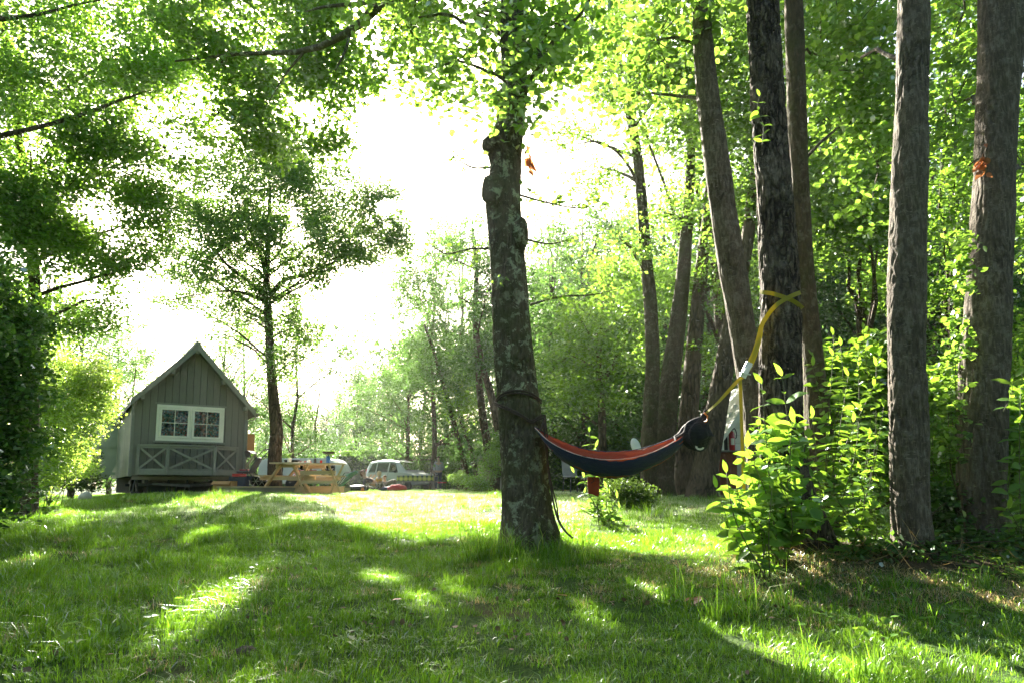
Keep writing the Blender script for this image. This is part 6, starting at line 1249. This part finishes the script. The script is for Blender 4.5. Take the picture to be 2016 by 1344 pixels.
def cord():
    t = Thing('tied_rope', P(1070,830,5.6), 'dark cord wound round the middle trunk and trailing to the grass', 'cord')
    c, r = 1021, 46
    up = [on_trunk(x, y, c, r, 5.8) for x, y in ((975,790),(982,780),(995,772),(1015,768),(1035,770),(1052,777),(1066,788))]
    t.part('cord_strand', tube(smoothline(up, 30), .0085, 6), M['rope'], world=True, smooth=True)
    t.part('cord_strand', tube(smoothline([p+np.array([0,-.004,-.022]) for p in up], 30), .0075, 6), M['rope'], world=True, smooth=True)
    dn = [on_trunk(x, y, c, r+1, 5.8, .01) for x, y in ((975,792),(985,797),(1005,805),(1028,817),(1046,828))]+[P(1058,822,5.6),P(1070,817,5.6),P(1073,822,5.6),P(1072,845,5.55)]
    t.part('cord_strand', tube(smoothline(dn, 44), .0095, 6), M['rope'], world=True, smooth=True); t.part('cord_strand', tube(smoothline([p+np.array([0,-.006,-.018]) for p in dn[:6]]+[P(1072,823,5.58),P(1062,850,5.5)], 40), .007, 6), M['rope'], world=True, smooth=True)
    tl = [P(1070,820,5.64),P(1073,860,5.62),P(1077,900,5.62),P(1083,950,5.6),P(1090,990,5.58),P(1100,1025,5.5),P(1113,1045,5.4),P(1127,1058,5.35)]
    t.part('cord_tail', tube(smoothline(tl, 40), .0085, 6), M['rope'], world=True, smooth=True); t.part('cord_tail', tube(smoothline([p+np.array([.012+.01*math.sin(i*2),.01,0]) for i, p in enumerate(tl[:-1])], 40), .006, 6), M['rope'], world=True, smooth=True)
cord()
def ribbon(pts, w, n=30, th=.0025, wdir=None):
    pts = smoothline(pts, n); T = np.gradient(pts, axis=0); T /= np.linalg.norm(T, axis=1, keepdims=True); V = []
    for i in range(n):
        view = pts[i]-np.array([0,0,CAMZ]); a = (wdir(i/(n-1)) if wdir else 0.0); s = np.cross(T[i], view); s /= np.linalg.norm(s); nn = np.cross(T[i], s); s = s*math.cos(a)+nn*math.sin(a); nn = np.cross(T[i], s)
        V += [pts[i]-s*w/2-nn*th/2, pts[i]+s*w/2-nn*th/2, pts[i]+s*w/2+nn*th/2, pts[i]-s*w/2+nn*th/2]
    F = [(i*4+j, i*4+(j+1)%4, (i+1)*4+(j+1)%4, (i+1)*4+j) for i in range(n-1) for j in range(4)]; return np.array(V), F
def strap():
    t = Thing('ratchet_strap', P(1497,640,5.2), 'yellow webbing strap crossed round the rough trunk holding the hammock', 'strap'); c, r = 1537, 44; m = M['strap_yellow']
    t.part('webbing', ribbon([on_trunk(x, y, c, r, 5.35, .016) for x, y in ((1497,575),(1505,576),(1520,578),(1540,584),(1558,591),(1570,598),(1580,607))], .032, 34), m, world=True)
    t.part('webbing', ribbon([on_trunk(x, y, c, r, 5.35, .021) for x, y in ((1576,576),(1565,580),(1550,587),(1532,598),(1518,612),(1508,626))]+[P(1500,640,5.2),P(1494,662,5.2),P(1486,690,5.2),P(1476,712,5.2)], .033, 44), m, world=True)
    t.part('webbing', ribbon([on_trunk(1500,640,c,r,5.35,.006),P(1493,678,5.2),P(1478,720,5.2),P(1462,738,5.2)], .030, 16), m, world=True)
    t.part('buckle', rotax(box(0,0,0,0,0,0),(1,0,0),0) if False else join(beam(P(1476,713,5.19), P(1462,742,5.19), .05, .012, (0,1,0)), beam(P(1478,718,5.17), P(1464,735,5.17), .03, .016, (0,1,0)), tube([P(1456,733,5.17),P(1478,737,5.17)], .006, 8)), M['steel'], world=True)
    t.part('webbing', ribbon([P(1464,740,5.2),P(1452,750,5.21),P(1435,768,5.22),P(1415,790,5.24),P(1390,812,5.26)], .028, 24, wdir=lambda u: 1.1*u), m, world=True)
    t.part('strap_tail', ribbon([P(1457,745,5.18),P(1459,800,5.17),P(1461,860,5.16),P(1463,920,5.15),P(1465,980,5.14),P(1466,1015,5.13),P(1463,1040,5.11),P(1453,1068,5.08),P(1446,1095,5.03),P(1443,1125,4.9)], .026, 50, wdir=lambda u: .5*math.sin(u*9)), m, world=True)
strap()
# small things on the ground
def ground_px(px, py):
    Y = 3.0
    for _ in range(40): Y = (CAMZ-G((px-1008)/FPX*Y, Y))/max(-(math.tan(math.atan((CYP-py)/FPX)+PITCH)), .01); Y = max(1.5, min(Y, 40))
    x = (px-1008)/FPX*Y; return np.array([x, Y, G(x, Y)])
def molehill(px, py, r, label):
    c = ground_px(px, py); rr = np.random.default_rng(int(px)); g = ellipsoid((0,0,0), (r,r,r*.55), 18, 12); v = g[0]*(1+.18*np.sin(v_*31) if False else 1); v = v*(1+.12*np.sin(g[0][:,[1,2,0]]*47+1)); solo('soil_clod', (v+c+np.array([0,0,r*.1]), g[1]), M['soil'], label, 'soil', smooth=True)
molehill(498, 1288, .05, 'dark clod of earth in the lawn at the bottom left of centre')
def dead_leaf(px, py, s, label, mat='leaf_dry'):
    c = ground_px(px, py)+np.array([0,0,.05]); t = bpy.data.objects.new('fallen_leaf', leafshape(('dead', mat), M[mat], 1.0, .62)); COL.objects.link(t); t.location = tuple(c); t.rotation_euler = (random.uniform(-.4,.4), random.uniform(-.4,.4), random.uniform(0,6.28)); t.scale = (s,s,s); tag(t, label, 'leaf')
dead_leaf(1378, 1195, .13, 'orange dead leaf on the dry grass below the strapped trunk'); dead_leaf(798, 1198, .06, 'small brown leaf lying in the lawn left of the middle tree base')
dead_leaf(1365, 1196, .09, 'brown curled leaf beside the orange dead leaf'); dead_leaf(1115, 1190, .07, 'dead brown leaf in the lawn in front of the middle tree')
def leaf_litter():
    r = np.random.default_rng(15); pts = []
    for px, py, k, sp in ((720,1240,26,.10),(960,1255,30,.12),(1060,1190,14,.1),(620,1190,10,.1),(1200,1190,16,.12),(300,1300,14,.1),(1380,1200,20,.12),(1480,1180,24,.14),(560,1130,14,.12),(860,1210,10,.12),(160,1290,10,.1),(1550,1230,30,.2),(1750,1180,30,.2)):
        c = ground_px(px, py); q = c[:2]+r.normal(0, sp, (k,2))*np.array([1.4,1]); pts.append(np.column_stack([q, ground(q[:,0],q[:,1])+r.uniform(.01,.05,k)]))
    Y = r.uniform(2.4, 9, 160); X = r.uniform(-1,1,160)*Y*.75; pts.append(np.column_stack([X, Y, ground(X,Y)+r.uniform(.01,.05,160)])); pts = np.concatenate(pts)
    pts = pts[r.random(len(pts)) < .6]; V, F, k = leaves(pts, .028, T_NEAR, .9, r); V[:,2] -= .004; me = mesh_from('leaf_litter', (V, F), M['bark_leaf']); o = bpy.data.objects.new('leaf_litter', me); COL.objects.link(o); tag(o, 'small brown dead leaves scattered in the lawn', 'leaf litter', kind='stuff')
M['bark_leaf'] = simple('brown dead leaf', (0.15,0.095,0.055), 0.8, 0.5, 14); leaf_litter()
c = on_ground(168, 15.5); g = ellipsoid((0,0,.08), (.14,.11,.12), 14, 10); solo('pale_stone', (g[0]*(1+.1*np.sin(g[0][:,[1,2,0]]*23))+c, g[1]), M['stone'], 'pale stone in the grass at the left of the cabin', 'stone', smooth=True)

# ================================================================== HAZE
HAZE = 0.0003
if HAZE:
    m, nt, out = newmat('summer haze'); vp = N(nt, 'ShaderNodeVolumePrincipled'); vp.inputs['Density'].default_value = HAZE; vp.inputs['Color'].default_value = (0.92,0.95,0.95,1); vp.inputs['Anisotropy'].default_value = 0.65
    nt.links.new(vp.outputs[0], out.inputs['Volume'])
    solo('haze', box(-420,420,-120,620,-2.5,30), m, 'thin bright summer haze in the clearing', None, kind='stuff')
print('tris approx', NTRI[0], 'objects', len(bpy.data.objects))
